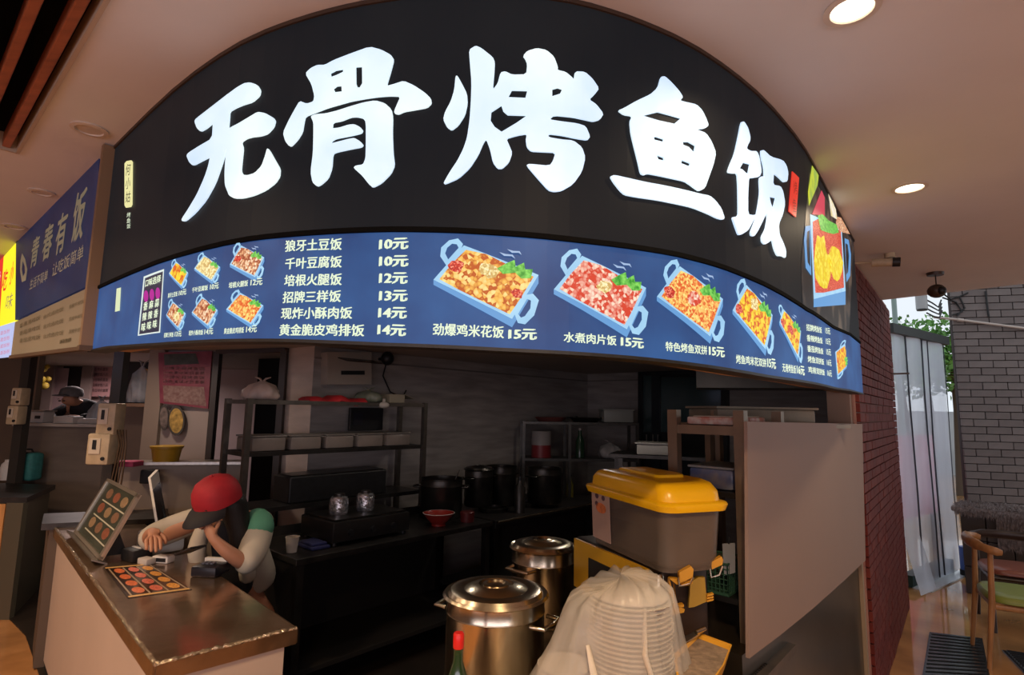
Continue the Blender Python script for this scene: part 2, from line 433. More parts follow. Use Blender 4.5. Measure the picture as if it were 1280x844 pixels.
# ---------------------------------------------------------------- red brick wall
rw = sroot('wall_red_brick', (RW0.x, RW0.y, 0)); rd = (RW1 - RW0); rl = rd.length; rdn = rd.normalized(); ra = math.atan2(rd.y, rd.x)
rn = Vector((rdn.y, -rdn.x))
c = (RW0 + RW1) / 2 - rn * .07
G().box((c.x, c.y, 1.335), (rl, .12, 2.67), rz=ra).build('mortar_bed', mat('pinkish_mortar', (.36, .19, .15), .8), rw)
red_m = [mat('red_tile_%s' % n, c, .6, 0, 8, .18, .05, spec=.25) for n, c in (('deep', (.105, .015, .010)), ('plain', (.125, .019, .013)), ('worn', (.145, .026, .018)))]
bw, bh, gp = .150, .0595, .007
meshes = []
for m_ in red_m:
    for ww in (bw - gp, bw / 2 - gp):
        g = G().box((0, 0, 0), (ww, .022, bh - gp), bev=.002, seg=1); me = g.build('tmpb', m_, local=True); meshes.append(me.data); bpy.data.objects.remove(me)
cells = []
rows = int(2.66 / bh)
for r_ in range(rows):
    z = (r_ + .5) * bh; x = 0; half = r_ % 2
    while x < rl - .01:
        wd = bw / 2 if (x == 0 and half) else bw
        if x + wd > rl + .001: wd = bw / 2
        if x + wd > rl + .02: break
        cells.append((x + wd / 2, z, wd)); x += wd
rest = G(); vis = []
for (x, z, wd) in cells:
    p = RW0 + rdn * x; q = CM.inverted() @ Vector((p.x, p.y, z)); sx = 640 - F_PX * q.x / q.z; sy = 422 + F_PX * q.y / q.z
    vis.append((1 if (0 < sy < 860 and sx > 1064) else 0, -p.length, x, z, wd))
vis.sort(reverse=True)
for k, (v_, d_, x, z, wd) in enumerate(vis):
    p = RW0 + rdn * x + rn * random.uniform(-.001, .002)
    if k < 296:
        o = bpy.data.objects.new('brick', meshes[random.choice((0, 2, 2, 4)) + (1 if wd < bw * .9 else 0)]); COL.objects.link(o); o.parent = rw
        o.location = (p.x - RW0.x, p.y - RW0.y, z); o.rotation_euler = (0, 0, ra)
    else:
        rest.box((p.x, p.y, z), (wd - gp, .022, bh - gp), rz=ra)
o = rest.build('bricks', red_m[1], rw); o['kind'] = 'stuff'

# ---------------------------------------------------------------- grey brick building outside
GW0, GW1 = Vector((5.03, 6.32)), Vector((7.2, 5.75))
gw = sroot('wall_grey_brick', (GW0.x, GW0.y, 0)); gd = GW1 - GW0; gl = gd.length; gdn = gd.normalized(); ga = math.atan2(gd.y, gd.x); gn = Vector((gdn.y, -gdn.x))
c = (GW0 + GW1) / 2 - gn * .035
G().box((c.x, c.y, 1.75), (gl, .05, 3.5), rz=ga).build('mortar_bed', mat('dark_mortar', (.05, .04, .04), .9), gw)
grey_m = [mat('grey_brick_%s' % n, c, .7, 0, 6, .12, .1) for n, c in (('dull', (.135, .110, .105)), ('pale', (.155, .128, .122)))]
bw2, bh2 = .235, .0815; meshes = []
for m_ in grey_m:
    for ww in (bw2 - .008, bw2 / 2 - .008):
        me = G().box((0, 0, 0), (ww, .03, bh2 - .008), bev=.002, seg=1).build('tmpb', m_, local=True); meshes.append(me.data); bpy.data.objects.remove(me)
cnt = 0; rest = G()
for r_ in range(int(3.45 / bh2)):
    z = (r_ + .5) * bh2; x = 0; half = r_ % 2
    while x < gl - .02:
        wd = bw2 / 2 if (x == 0 and half) else bw2
        p = GW0 + gdn * (x + wd / 2) + gn * random.uniform(-.001, .003)
        if x < 1.55 and z > .55 and cnt < 298:
            o = bpy.data.objects.new('brick', meshes[random.choice((0, 2)) + (1 if wd < bw2 * .9 else 0)]); COL.objects.link(o); o.parent = gw
            o.location = (p.x - GW0.x, p.y - GW0.y, z); o.rotation_euler = (0, 0, ga); cnt += 1
        else: rest.box((p.x, p.y, z), (wd - .008, .03, bh2 - .008), rz=ga)
        x += wd
o = rest.build('bricks', grey_m[0], gw); o['kind'] = 'stuff'

# ================================================================ THE SHOP SIGN
film_black = emis('black_lightbox_film', (.0075, .0085, .0105), (.011, .0115, .013), 2.2, 1., (.005, .005, .006), .5, spec=.08)
film_blue = emis('blue_lightbox_film', (.017, .050, .165), (.028, .098, .275), 2.0, 1., (.008, .016, .045), .5, stretch=(2, 2, 2), spec=.25)
white_lit = emis('lit_white_acrylic', (.50, .72, 1.0), (.84, 1.0, 1.0), 2.4, .93, (.35, .38, .42), .4)
cream_lit = emis('lit_cream_print', (.82, .93, .68), None, 1, 1.0)
sg = thing('shop_sign', 'large curved black illuminated shop sign with five big white characters under the ceiling', 'sign', tuple(SIGN.pos(SL / 2, 2.0, 0)))
band(lambda u: zm(u) + .006, lambda u: CEIL - .012, 0, SL, 0, -.05).build('black_panel', film_black, sg)
g = band(lambda u: CEIL - .012, lambda u: CEIL - .001, 0, SL, .006, -.05); g.build('top_edge', mat('sign_top_edge', (.05, .03, .02), .5), sg)
band(lambda u: zm(u) - .006, lambda u: zm(u) + .006, 0, SL, .006, -.05).build('divider_strip', mat('matt_black_strip', (.004, .004, .004), .8, spec=.05), sg)
C = {}
C['无'] = (220, 90, 4.22, [[(365,65),(400,60),(435,72),(453,100),(447,130),(410,163),(360,178),(320,195),(290,213),(288,250),(283,305),(340,275),(395,242),(440,215),(480,222),(520,245),(531,262),(522,295),(490,330),(455,342),(410,347),(380,355),(352,374),(362,405),(355,470),(350,525),(360,545),(385,549),(425,537),(460,500),(478,450),(490,405),(505,425),(530,470),(556,515),(553,555),(530,590),(480,628),(420,655),(360,670),(315,670),(290,655),(282,635),(268,600),(266,540),(270,470),(277,403),(262,450),(250,490),(215,590),(165,680),(110,745),(60,788),(42,790),(40,778),(75,725),(120,650),(160,560),(180,500),(190,450),(150,470),(98,497),(80,480),(65,445),(75,430),(130,395),(200,355),(205,270),(170,300),(138,318),(120,300),(107,265),(115,250),(200,185),(290,115)]])
C['骨'] = (345, 50, 4.22, [[(162,183),(190,155),(225,138),(265,138),(310,113),(400,78),(500,42),(560,58),(610,85),(626,108),(610,170),(586,250),(630,238),(678,222),(730,245),(790,285),(820,315),(823,340),(800,362),(740,373),(680,383),(650,397),(630,393),(628,380),(662,302),(600,300),(540,305),(470,315),(400,328),(340,345),(280,362),(220,385),(160,408),(153,440),(145,490),(120,530),(90,562),(78,565),(58,540),(45,495),(75,430),(105,375),(133,327),(170,342),(205,330),(210,300),(195,240)],
    [(292,180),(320,165),(362,158),(360,175),(325,192),(296,202)], [(307,262),(325,248),(352,245),(354,278),(318,282)], [(425,147),(460,145),(461,235),(448,257),(435,257),(426,235)]])
C['骨b'] = (345, 50, 4.22, [[(190,408),(215,397),(270,393),(330,378),(400,355),(470,335),(530,325),(580,340),(612,370),(620,410),(618,500),(622,600),(630,665),(610,710),(560,760),(515,783),(495,765),(460,720),(415,680),(425,668),(465,662),(478,630),(480,560),(480,440),(465,418),(430,410),(400,412),(350,432),(305,440),(302,472),(340,468),(390,452),(420,450),(450,465),(463,482),(455,497),(400,510),(320,525),(297,540),(300,550),(340,540),(390,527),(420,522),(450,540),(465,558),(455,570),(400,580),(330,595),(305,605),(300,680),(280,735),(240,770),(222,776),(200,755),(190,700),(203,600),(205,500),(205,440)]])
C['火'] = (545, 50, 4.218, [[(105,197),(115,195),(140,240),(165,290),(168,340),(155,400),(120,455),(85,482),(60,465),(40,425),(50,385),(80,330),(98,270)]])
C['烤'] = (545, 50, 4.218, [[(175,60),(210,37),(240,50),(300,98),(311,125),(308,180),(300,270),(325,235),(340,178),(365,172),(400,190),(475,188),(480,130),(470,105),(458,90),(480,65),(530,50),(580,60),(620,95),(640,150),(638,165),(680,175),(710,200),(724,215),(730,172),(780,174),(820,210),(855,262),(830,295),(803,320),(840,345),(878,395),(860,425),(825,435),(780,425),(720,412),(620,402),(595,425),(660,435),(740,445),(785,460),(808,515),(795,533),(740,525),(660,508),(592,500),(590,518),(660,530),(720,535),(765,570),(783,625),(765,700),(720,765),(660,800),(620,805),(590,797),(530,730),(475,665),(490,658),(595,668),(615,640),(628,598),(560,595),(500,592),(478,570),(472,530),(478,500),(430,508),(370,525),(385,560),(402,600),(385,650),(350,683),(325,683),(300,650),(285,580),(265,527),(250,550),(225,610),(180,680),(120,735),(50,765),(42,758),(75,700),(115,640),(145,580),(165,520),(178,430),(185,330),(188,230),(180,130)],
    [(292,385),(345,350),(355,380),(378,400),(480,403),(420,445),(345,490),(310,465),(288,432)], [(400,270),(480,272),(470,312),(380,308)], [(610,265),(640,257),(663,265),(650,290),(610,303)]])
C['鱼'] = (750, 90, 4.218, [[(315,30),(335,28),(370,60),(410,105),(430,137),(415,155),(440,162),(500,175),(530,205),(550,245),(565,285),(545,302),(497,306),(550,325),(580,370),(603,430),(590,490),(565,560),(545,615),(515,632),(490,615),(470,600),(440,580),(370,565),(300,550),(245,540),(225,548),(208,540),(195,480),(175,400),(158,330),(152,265),(165,237),(120,230),(90,208),(120,195),(180,160),(260,122),(300,85)],
    [(218,235),(300,215),(420,248),(385,278),(300,260)], [(275,348),(290,345),(330,358),(325,373),(280,362)], [(428,372),(460,372),(496,392),(488,430),(460,400),(430,388)], [(290,440),(330,455),(332,472),(300,465)], [(423,467),(470,485),(462,502),(420,485)]])
C['一'] = (750, 90, 4.218, [[(48,555),(70,547),(150,565),(240,585),(350,605),(440,625),(520,645),(570,655),(600,680),(630,720),(648,770),(640,782),(610,775),(560,750),(480,718),(400,700),(300,680),(180,663),(125,652),(100,630),(65,585)]])
C['饣'] = (900, 145, 4.56, [[(113,38),(128,35),(150,70),(163,120),(162,145),(148,170),(143,190),(165,203),(200,203),(215,235),(228,320),(215,350),(170,357),(155,357),(150,450),(150,562),(180,568),(198,562),(170,620),(150,655),(110,680),(95,680),(75,625),(60,580),(90,575),(97,560),(95,400),(90,330),(60,330),(35,325),(45,290),(75,220),(95,130)], [(103,302),(122,268),(163,278),(152,335),(135,325),(118,308)]])
C['反'] = (900, 145, 4.56, [[(225,200),(240,197),(280,235),(350,255),(370,285),(380,325),(375,375),(355,380),(325,350),(297,328),(293,395),(335,402),(350,430),(362,500),(350,560),(325,620),(330,680),(350,720),(368,770),(365,812),(345,800),(318,800),(300,760),(288,705),(265,725),(245,735),(230,720),(228,690),(250,650),(262,590),(258,550),(235,600),(205,660),(185,688),(168,685),(165,665),(195,590),(210,510),(220,440),(216,360),(230,345),(245,355),(243,300),(228,240)], [(272,462),(310,470),(300,510),(292,532),(280,500)]])
for keys in (('无',), ('骨', '骨b'), ('火', '烤'), ('鱼', '一'), ('饣', '反')):
    g = G()
    for k in keys:
        ox, oy, s_, lps = C[k]
        SIGN.wrap([chai([(ox + x / s_, oy + y / s_) for x, y in lp]) if i == 0 else [(ox + x / s_, oy + y / s_) for x, y in lp] for i, lp in enumerate(lps)], .001, .005, g=g)
    g.build('white_character', white_lit, sg)
SIGN.wrap([[(900 + x / 4.56, 145 + y / 4.56) for x, y in [(405,318),(443,355),(425,578),(385,545)]]], .002, .003).build('red_seal', emis('lit_red_seal', (.75, .035, .02)), sg)
g = G()
for i, ch in enumerate('烤鱼'): SIGN.text(ch, (989.5 + 0.2 - i, 243 + i * 22), (994.5 - i, 244 + i * 22), 16, None, sg, bold=0, off=.007, g=g)
g.build('seal_lettering', emis('seal_dark_red', (.28, .01, .005)), sg)
# small plaque at the left end (the mascot beside it is left out)
SIGN.wrap([[(157.5, 205), (160, 202), (165.5, 201), (167, 203), (166.5, 256), (165, 259), (159, 260), (157.5, 257)]], .002, .003).build('cream_plaque', emis('lit_cream_plaque', (.85, .80, .38)), sg)
g = G()
for i, ch in enumerate('何小姑'): SIGN.text(ch, (159.2, 220.5 + i * 17), (165, 219.5 + i * 17), 13, None, sg, bold=0, off=.007, g=g)
g.build('plaque_lettering', black, sg)
g = G()
for i, ch in enumerate('烤鱼饭'): SIGN.text(ch, (159, 272 + i * 7), (163.5, 271.5 + i * 7), 5.5, None, sg, bold=0, off=.002, g=g)
g.build('small_lettering', cream_lit, sg)

# ---------------------------------------------------------------- food prints
def lerp2(a, b, t): return (a[0] + (b[0] - a[0]) * t, a[1] + (b[1] - a[1]) * t)
tray_lit = emis('lit_tray_blue', (.32, .60, .86), (.42, .72, .95), 12, 1.)
tray_side = emis('lit_tray_side', (.12, .34, .68), None)
green_lit = emis('lit_garnish_green', (.02, .30, .02), (.25, .75, .12), 90, 1.)
steam_lit = emis('lit_steam_white', (.35, .5, .75), None)
FOOD = {
 'golden': emis('food_golden', (.55, .10, .01), (1, .78, .30), 105, 1., vor=True, c3=(.95, .50, .08)),
 'pink': emis('food_pink', (.70, .05, .02), (1, .80, .62), 119, 1., vor=True, c3=(.85, .30, .22)),
 'orange': emis('food_orange', (.80, .12, .02), (1, .80, .25), 153, 1., vor=True, c3=(.98, .52, .12)),
 'yellow': emis('food_yellow', (.72, .10, .01), (1, .80, .05), 85, 1., vor=True, c3=(.95, .58, .02)),
 'pale': emis('food_pale', (.65, .40, .12), (1, .95, .62), 187, 1., vor=True, c3=(.95, .80, .35)),
 'mixed': emis('food_mixed', (.35, .06, .02), (1, .85, .62), 153, 1., vor=True, c3=(.85, .42, .2)),
 'cutlet': emis('food_cutlet', (.80, .55, .01), (1, .85, .12), 60, 1., vor=True, c3=(.92, .72, .02)),
 'red': emis('food_red', (.45, .01, .01), (1, .35, .22), 272, 1., vor=True, c3=(.75, .05, .02)),
}
def blob(quad, pts): # unit coordinates to the picture's quad (L, B, R, T)
    L_, B_, R_, T_ = quad
    return [lerp2(lerp2(L_, B_, u), lerp2(T_, R_, u), v) for u, v in pts]
def dish(surf, parent, quad, food, accent=None, side=.12, handles=True, garnish=True, steam=True, label=None):
    e = bpy.data.objects.new('dish_picture', None); COL.objects.link(e); e.parent = parent
    c = surf.at(*lerp2(quad[0], quad[2], .5)); e.location = surf.pos(c.x, c.y, .002) - wloc(parent)
    if label: e['label'] = label
    L_, B_, R_, T_ = quad
    dn = (0, abs(T_[1] - L_[1]) * side + (abs(R_[1] - B_[1])) * side * .8)
    surf.wrap([[L_, B_, R_, (R_[0], R_[1] + dn[1]), (B_[0], B_[1] + dn[1]), (L_[0], L_[1] + dn[1] * .6)]], .0015).build('tray_side', tray_side, e, fixn=False)
    g = G(); surf.wrap([blob(quad, [(0, 0), (1, 0), (1, 1), (0, 1)])], .002, g=g)
    if handles:
        surf.wrap([blob(quad, [(0, .42), (-.13, .55), (-.20, .75), (-.19, .98), (-.12, 1.10), (-.02, 1.02), (0, .92)]), blob(quad, [(-.03, .56), (-.11, .66), (-.14, .80), (-.13, .93), (-.08, .96), (-.03, .90)])], .002, g=g)
        surf.wrap([blob(quad, [(1, .10), (1.08, -.02), (1.16, .02), (1.20, .25), (1.16, .55), (1.06, .62), (1, .55)]), blob(quad, [(1.03, .14), (1.08, .10), (1.11, .16), (1.12, .34), (1.08, .48), (1.03, .48)])], .002, g=g)
    g.build('tray', tray_lit, e, fixn=False)
    rnd = random.Random(int(L_[0] * 7))
    ring = [(.05, .07), (.3, .05), (.6, .05), (.95, .06), (.96, .4), (.96, .93), (.6, .96), (.3, 1.0), (.06, .92), (.04, .5)]
    surf.wrap([blob(quad, ring)], .003).build('food', FOOD[food], e, fixn=False)
    if accent:
        for (cx, cy, rr, m_) in accent:
            pts = [(cx + rr * (1 + .25 * rnd.uniform(-1, 1)) * math.cos(a * .5236), cy + rr * 1.4 * (1 + .25 * rnd.uniform(-1, 1)) * math.sin(a * .5236)) for a in range(12)]
            surf.wrap([blob(quad, pts)], .0036).build('topping', FOOD[m_], e, fixn=False)
    if garnish:
        pts = [(.52, .80), (.58, .98), (.64, 1.10), (.70, .98), (.76, 1.12), (.82, 1.0), (.90, 1.06), (.94, .88), (.84, .80), (.74, .86), (.62, .74)]
        surf.wrap([blob(quad, pts)], .0042).build('garnish', green_lit, e, fixn=False)
    if steam:
        g = G()
        for k in (0, 1):
            a = [(.42 + .06 * k, 1.14 + .12 * k), (.5 + .06 * k, 1.10 + .12 * k), (.58 + .05 * k, 1.15 + .12 * k), (.64 + .04 * k, 1.13 + .12 * k), (.58 + .05 * k, 1.19 + .12 * k), (.5 + .06 * k, 1.15 + .12 * k)]
            surf.wrap([blob(quad, a)], .0042, g=g)
        g.build('steam', steam_lit, e, fixn=False)
    return e
# ================================================================ MENU BOARD (blue light box)
mb = thing('menu_board', 'curved glowing blue menu board with dish photos and prices below the black sign', 'menu board', tuple(SIGN.pos(SL / 2, 1.85, 0)))
band(lambda u: zb(u), lambda u: zm(u) - .007, 0, SL, 0, -.05).build('blue_panel', film_blue, mb)
band(lambda u: zb(u) - .008, lambda u: zb(u), 0, SL, .004, -.06).build('bottom_rail', black, mb)
rowsT = [('狼牙土豆饭', 357, 428, 315.5, 313, '10元', 474, 511, 313.5, 312), ('千叶豆腐饭', 357, 428, 337.5, 335, '10元', 474, 511, 334.5, 334),
         ('培根火腿饭', 356, 428, 358.5, 357, '12元', 474, 510, 355.5, 355.5), ('招牌三样饭', 354, 427, 379.5, 378, '13元', 474, 510, 377.5, 377.5),
         ('现炸小酥肉饭', 352, 441, 399.5, 399, '14元', 473, 509, 398.5, 399), ('黄金脆皮鸡排饭', 350, 456, 420, 421, '14元', 472, 508, 419.5, 421)]
for nm, x0, x1, y0, y1, pr, a0, a1, b0, b1 in rowsT:
    SIGN.text(nm, (x0, y0), (x1, y1), 14.5, cream_lit, mb, 'dish_name', .030)
    SIGN.text(pr, (a0, b0), (a1, b1), 14.5, cream_lit, mb, 'price', .055)
for nm, x0, y0, x1, y1, h in [('劲爆鸡米花饭', 541, 419.5, 630, 423.5, 15.5), ('水煮肉片饭', 704, 428, 770, 432.5, 13), ('特色烤鱼双拼', 831, 439, 883, 444, 12), ('烤鱼鸡米花双拼', 919, 454.5, 957, 459.5, 11.5), ('无骨烤鱼饭', 977, 465, 994, 467.5, 11)]:
    SIGN.text(nm, (x0, y0), (x1, y1), h, cream_lit, mb, 'dish_name', .030)
for nm, x0, y0, x1, y1, h in [('15元', 635, 425, 671, 425.5, 14), ('15元', 775, 433.5, 804, 436.5, 13), ('15元', 885, 445, 905, 447.5, 13), ('15元', 958, 460, 969, 462, 13), ('16元', 995, 468, 1005, 470, 12)]:
    SIGN.text(nm, (x0, y0), (x1, y1), h, cream_lit, mb, 'price', .055)
for i, (nm, pr) in enumerate([('招牌烤鱼饭', '15元'), ('香辣烤鱼饭', '15元'), ('番茄烤鱼饭', '15元'), ('烤鱼双拼饭', '16元'), ('鸡排双拼饭', '16元')]):
    y = 413.5 + i * 13.2
    SIGN.text(nm, (1007 + i * .6, y), (1026.5 + i * .9, y + 3.5), 8.5, cream_lit, mb, 'dish_name', .03)
    SIGN.text(pr, (1031 + i * .6, y + 4), (1037 + i * .5, y + 5.2), 8, cream_lit, mb, 'price', .03)
for nm, x0, y0, x1, y1, h, pr, a0, b0, a1, b1 in [('狼牙土豆饭', 211, 373, 223, 370.5, 6, '10元', 224.5, 370.5, 234, 368.5), ('千叶豆腐饭', 241, 366.5, 261, 363, 6.5, '10元', 263.5, 363, 274.5, 361), ('培根火腿饭', 287, 361, 311, 358, 7.5, '12元', 314, 358, 329, 356.5),
        ('招牌三样饭', 206, 422.5, 218, 421.5, 6, '13元', 219.5, 421.5, 228, 421), ('现炸小酥肉饭', 237, 420, 255, 418.8, 6.5, '14元', 256.5, 419, 267.5, 418), ('黄金脆皮鸡排饭', 281, 418, 306, 416.5, 7.5, '14元', 308.5, 416.5, 322, 415.5)]:
    SIGN.text(nm, (x0, y0), (x1, y1), h, cream_lit, mb, 'dish_name', .03); SIGN.text(pr, (a0, b0), (a1, b1), h + 1, cream_lit, mb, 'price', .035)
# option table
white_ln = emis('lit_frame_white', (.75, .85, .80), None)
SIGN.wrap([[(180.5, 346), (206, 336.5), (201, 416), (173, 420)], [(182, 348), (204.6, 339.5), (199.6, 414.5), (174.6, 418.2)]], .002).build('option_frame', white_ln, mb, fixn=False)
SIGN.wrap([[(182, 348), (204.6, 339.5), (199.6, 414.5), (174.6, 418.2)]], .001).build('option_field', emis('option_field_dark', (.012, .016, .05), None), mb, fixn=False)
SIGN.text('口味选择', (182.5, 359.5), (202, 353), 9, cream_lit, mb, 'option_heading', .03)
g = G()
for k in range(3):
    cx, cy = 183.3 + k * 7.4, 370.5 - k * 1.8
    SIGN.wrap([[(cx + 3 * math.cos(a * .524), cy + 7.5 * math.sin(a * .524)) for a in range(12)]], .002, g=g)
g.build('option_disc', emis('lit_magenta', (.45, .01, .30), None), mb, fixn=False)
g = G()
for r_, rowc in enumerate(('香麻蒜', '辣辣香', '味味味')):
    for k, ch in enumerate(rowc):
        x = 180 + k * 7.2 - r_ * 1.3; y = 389 - k * 2 + r_ * 13
        SIGN.text(ch, (x, y), (x + 5.2, y - 1.2), 10.5, None, mb, bold=.03, off=.003, g=g)
g.build('option_lettering', cream_lit, mb, fixn=False)
SIGN.wrap([[(146.6, 361), (152, 359.5), (150.5, 388.5), (144.5, 390)]], .002).build('cream_plaque', emis('lit_cream_green', (.72, .80, .50)), mb, fixn=False)
# dishes: quads are (left, bottom, right, top) corners of each tray picture
dish(SIGN, mb, ((542, 350), (640, 399), (673, 344), (580, 307)), 'golden', [(.1, .5, .09, 'red'), (.9, .5, .07, 'red'), (.45, .7, .12, 'pale')], label='fried golden chicken in a tray')
dish(SIGN, mb, ((692, 362), (783, 412), (807, 360), (727, 320)), 'pink', [(.5, .6, .1, 'pale')], label='sliced pink meat in red sauce')
dish(SIGN, mb, ((820.5, 371), (887, 421), (903, 374), (849, 333)), 'orange', [(.5, .55, .13, 'pink'), (.12, .3, .1, 'red')], label='crumbed cutlets in a tray')
dish(SIGN, mb, ((915, 388), (956, 437), (965, 394), (932, 356)), 'yellow', [(.4, .75, .12, 'pale'), (.1, .2, .1, 'red')])
dish(SIGN, mb, ((973.5, 403), (997, 448), (1000.5, 414), (978, 386)), 'yellow', [(.5, .5, .13, 'red'), (.1, .2, .1, 'red')])
dish(SIGN, mb, ((212, 342), (228, 358.5), (236, 341), (221, 327)), 'yellow')
dish(SIGN, mb, ((243.5, 336), (266, 352), (276, 334), (256, 319)), 'pale')
dish(SIGN, mb, ((288, 331), (320, 347), (331, 322), (302, 307)), 'mixed', [(.15, .4, .12, 'red')])
dish(SIGN, mb, ((208.5, 394), (224, 411), (233, 392), (217, 377)), 'mixed', [(.6, .5, .2, 'pale')])
dish(SIGN, mb, ((240.5, 391), (261, 408), (273, 388), (254, 371)), 'mixed')
dish(SIGN, mb, ((283.5, 387), (315, 406), (330, 382), (301, 366)), 'orange')
dish(SIGN, mb, ((1043.5, 440), (1046, 470), (1058, 458), (1056, 430)), 'yellow', steam=False)
# dark photo print with the big tray at the right end
SIGN.wrap([[(1011, 215), (1067, 305), (1061, 417), (1041, 408), (1003, 383), (1001, 330)]], .0012).build('photo_print', emis('dark_photo_print', (.004, .004, .005), (.10, .07, .05), 9, 1., c3=(.01, .01, .012)), sg, fixn=False)
SIGN.wrap([[(1014, 207), (1022.5, 219), (1021, 232), (1010, 258), (1009, 240)]], .003).build('yellow_patch', emis('lit_yellow_green', (.65, .70, .03), (.30, .45, .08), 14), sg, fixn=False)
SIGN.wrap([[(1026, 238), (1030, 247), (1030, 270), (1014, 268)]], .003).build('red_patch', emis('lit_rose', (.62, .04, .09), None), sg, fixn=False)
SIGN.wrap([[(1033, 233), (1036, 243), (1044, 262), (1046, 275), (1038, 270), (1036, 252)], ], .003).build('cream_patch', emis('lit_tan', (.75, .62, .28), (.95, .9, .8), 20), sg, fixn=False)
SIGN.wrap([[(1045, 271), (1060, 274), (1066, 285), (1062, 293), (1050, 290), (1044, 283)]], .003).build('grilled_patch', FOOD['mixed'], sg, fixn=False)
dish(SIGN, sg, ((1016.5, 374), (1056.5, 364), (1051.5, 284), (1012, 268)), 'red', [(.30, .44, .25, 'cutlet'), (.74, .44, .20, 'cutlet'), (.53, .66, .09, 'red')], garnish=False, steam=False, handles=False, side=.10, label='big tray of grilled fish rice')
SIGN.wrap([[(1020, 270), (1026, 268), (1034, 276), (1044, 281), (1047, 291), (1040, 293), (1032, 291), (1024, 288)]], .006).build('garnish', green_lit, sg, fixn=False)
SIGN.wrap([[(1012, 282), (1006, 283), (1004, 300), (1006, 335), (1013, 345)], [(1011, 288), (1008, 290), (1007, 302), (1008.5, 328), (1012, 334)]], .003).build('tray_handle', tray_side, sg, fixn=False)
SIGN.wrap([[(1055, 298), (1060, 300), (1063, 318), (1062, 345), (1057.5, 353)], [(1056, 304), (1059, 306), (1060.5, 320), (1059.5, 340), (1057, 344)]], .003).build('tray_handle', tray_side, sg, fixn=False)
for o_ in list(sg.children):
    if o_.name.startswith('dish_picture'):
        for c_ in o_.children:
            pass

# ================================================================ NEIGHBOUR SIGNS
LN = LINE_L
ns = thing('neighbour_sign', 'unlit dark blue sign with pale characters left of the big black sign', 'sign', tuple(LN.pos(LN.at(80, 350).x, 2.2, 0)))
bl_m = emis('dull_blue_film', (.003, .008, .03), (.005, .013, .045), 3, 1., (.008, .016, .042), .45)  # faint glow put into the film of this unlit sign
pale_m = mat('pale_gold_letter', (.42, .38, .26), .5, emit=(.07, .07, .045), estr=1)  # letters carry a little added glow as well
LN.wrap([[(134, 199), (132, 354), (27, 401), (27.5, 305)]], .01, .02).build('blue_panel', bl_m, ns)
LN.wrap([[(134.5, 195), (134.5, 199), (27.5, 305), (27.5, 301)]], .01, .025).build('top_edge', mat('brown_edge', (.10, .06, .035), .5), ns)
for ch, x0, y0, x1, y1, h in [('青', 46, 338, 55.5, 332.5, 33), ('春', 61, 330, 73, 323, 39), ('有', 77.5, 323, 90.5, 315, 45), ('饭', 98.5, 308, 114, 300, 56)]:
    LN.text(ch, (x0, y0), (x1, y1), h, pale_m, ns, 'character', .03, off=.033)
LN.text('生活不简单', (46, 364), (69, 352), 12, pale_m, ns, 'small_lettering', 0, off=.033); LN.text('让吃饭简单', (75, 348), (115, 326), 15, pale_m, ns, 'small_lettering', 0, off=.033)
LN.wrap([[(36, 318), (40, 325), (43, 338), (41, 352), (36, 354), (33.5, 340), (34, 327)], [(37, 328), (39.5, 334), (40, 342), (37.5, 347), (35.8, 338)]], .032).build('emblem', pale_m, ns, fixn=False)
nm_ = thing('price_board', 'unlit cream price board under the dark blue sign', 'menu board', tuple(LN.pos(LN.at(80, 430).x, 1.9, 0)))
LN.wrap([[(129, 358), (123, 433), (22, 445), (27, 403.5)]], .01, .02).build('cream_panel', mat('cream_board', (.27, .235, .17), .5, 0, 2, .08), nm_)
LN.wrap([[(123, 433), (123, 437.5), (21, 449), (22, 445)]], .008, .03).build('bottom_rail', mat('brown_edge', (.10, .06, .035), .5), nm_)
txt_b = mat('board_print_brown', (.14, .12, .07), .6)
g = G()
for r_ in range(3):
    for (xa, xb, s_) in ((33, 62, '香菇滑鸡饭'), (64, 92, '台式卤肉饭'), (97, 127, '黑椒牛柳饭15元')):
        ya = 421 - (xa - 30) * .20 + r_ * 10 - (1 - (xa - 25) / 110) * r_ * 1.5 - (xa - 25) * (.10 - .05 * r_) * 1.6 - 8
        yb = 421 - (xb - 30) * .20 + r_ * 10 - (1 - (xb - 25) / 110) * r_ * 1.5 - (xb - 25) * (.10 - .05 * r_) * 1.6 - 8
        LN.text(s_, (xa, ya), (xb - 2, yb), 5.0, txt_b, nm_, 'price_lettering', bold=0, off=.032)
LN.text('谢谢惠顾', (85, 431), (100, 428.5), 5, txt_b, nm_, 'price_lettering', bold=.02, off=.032)
pi = thing('sign_pillar', 'narrow brown pillar between the dark blue sign and the black sign', 'pillar', tuple(LN.pos(LN.at(138, 400).x, 1.85, 0)))
G().box((*((LN.pos(LN.at(137, 300).x, 2.2, .035)).xy), 2.27), (.030, .045, .81), rz=R(-41)).build('pillar_shaft', mat('brown_pillar', (.24, .15, .085), .5), pi)
G().box((*((LN.pos(LN.at(137, 300).x, 2.2, .035)).xy), 1.855), (.036, .052, .02), rz=R(-41)).build('pillar_cap', mat('brown_edge', (.10, .06, .035), .5), pi)
ys = thing('yellow_sign', 'glowing yellow sign panel far left beside the red one', 'sign', tuple(LN.pos(LN.at(16, 350).x, 2.1, 0)))
LN.wrap([[(27, 306), (27, 402), (7, 409), (12, 322)]], .012, .02).build('yellow_panel', emis('lit_yellow', (.95, .85, .02), None, strength=1.1), ys)
red_lit = emis('lit_red', (.80, .03, .02), None, strength=1.0)
LN.text('小', (19.5, 358), (24, 357), 26, red_lit, ys, 'character', .03, off=.035); LN.text('吃', (10, 366), (16, 364), 24, red_lit, ys, 'character', .03, off=.035)
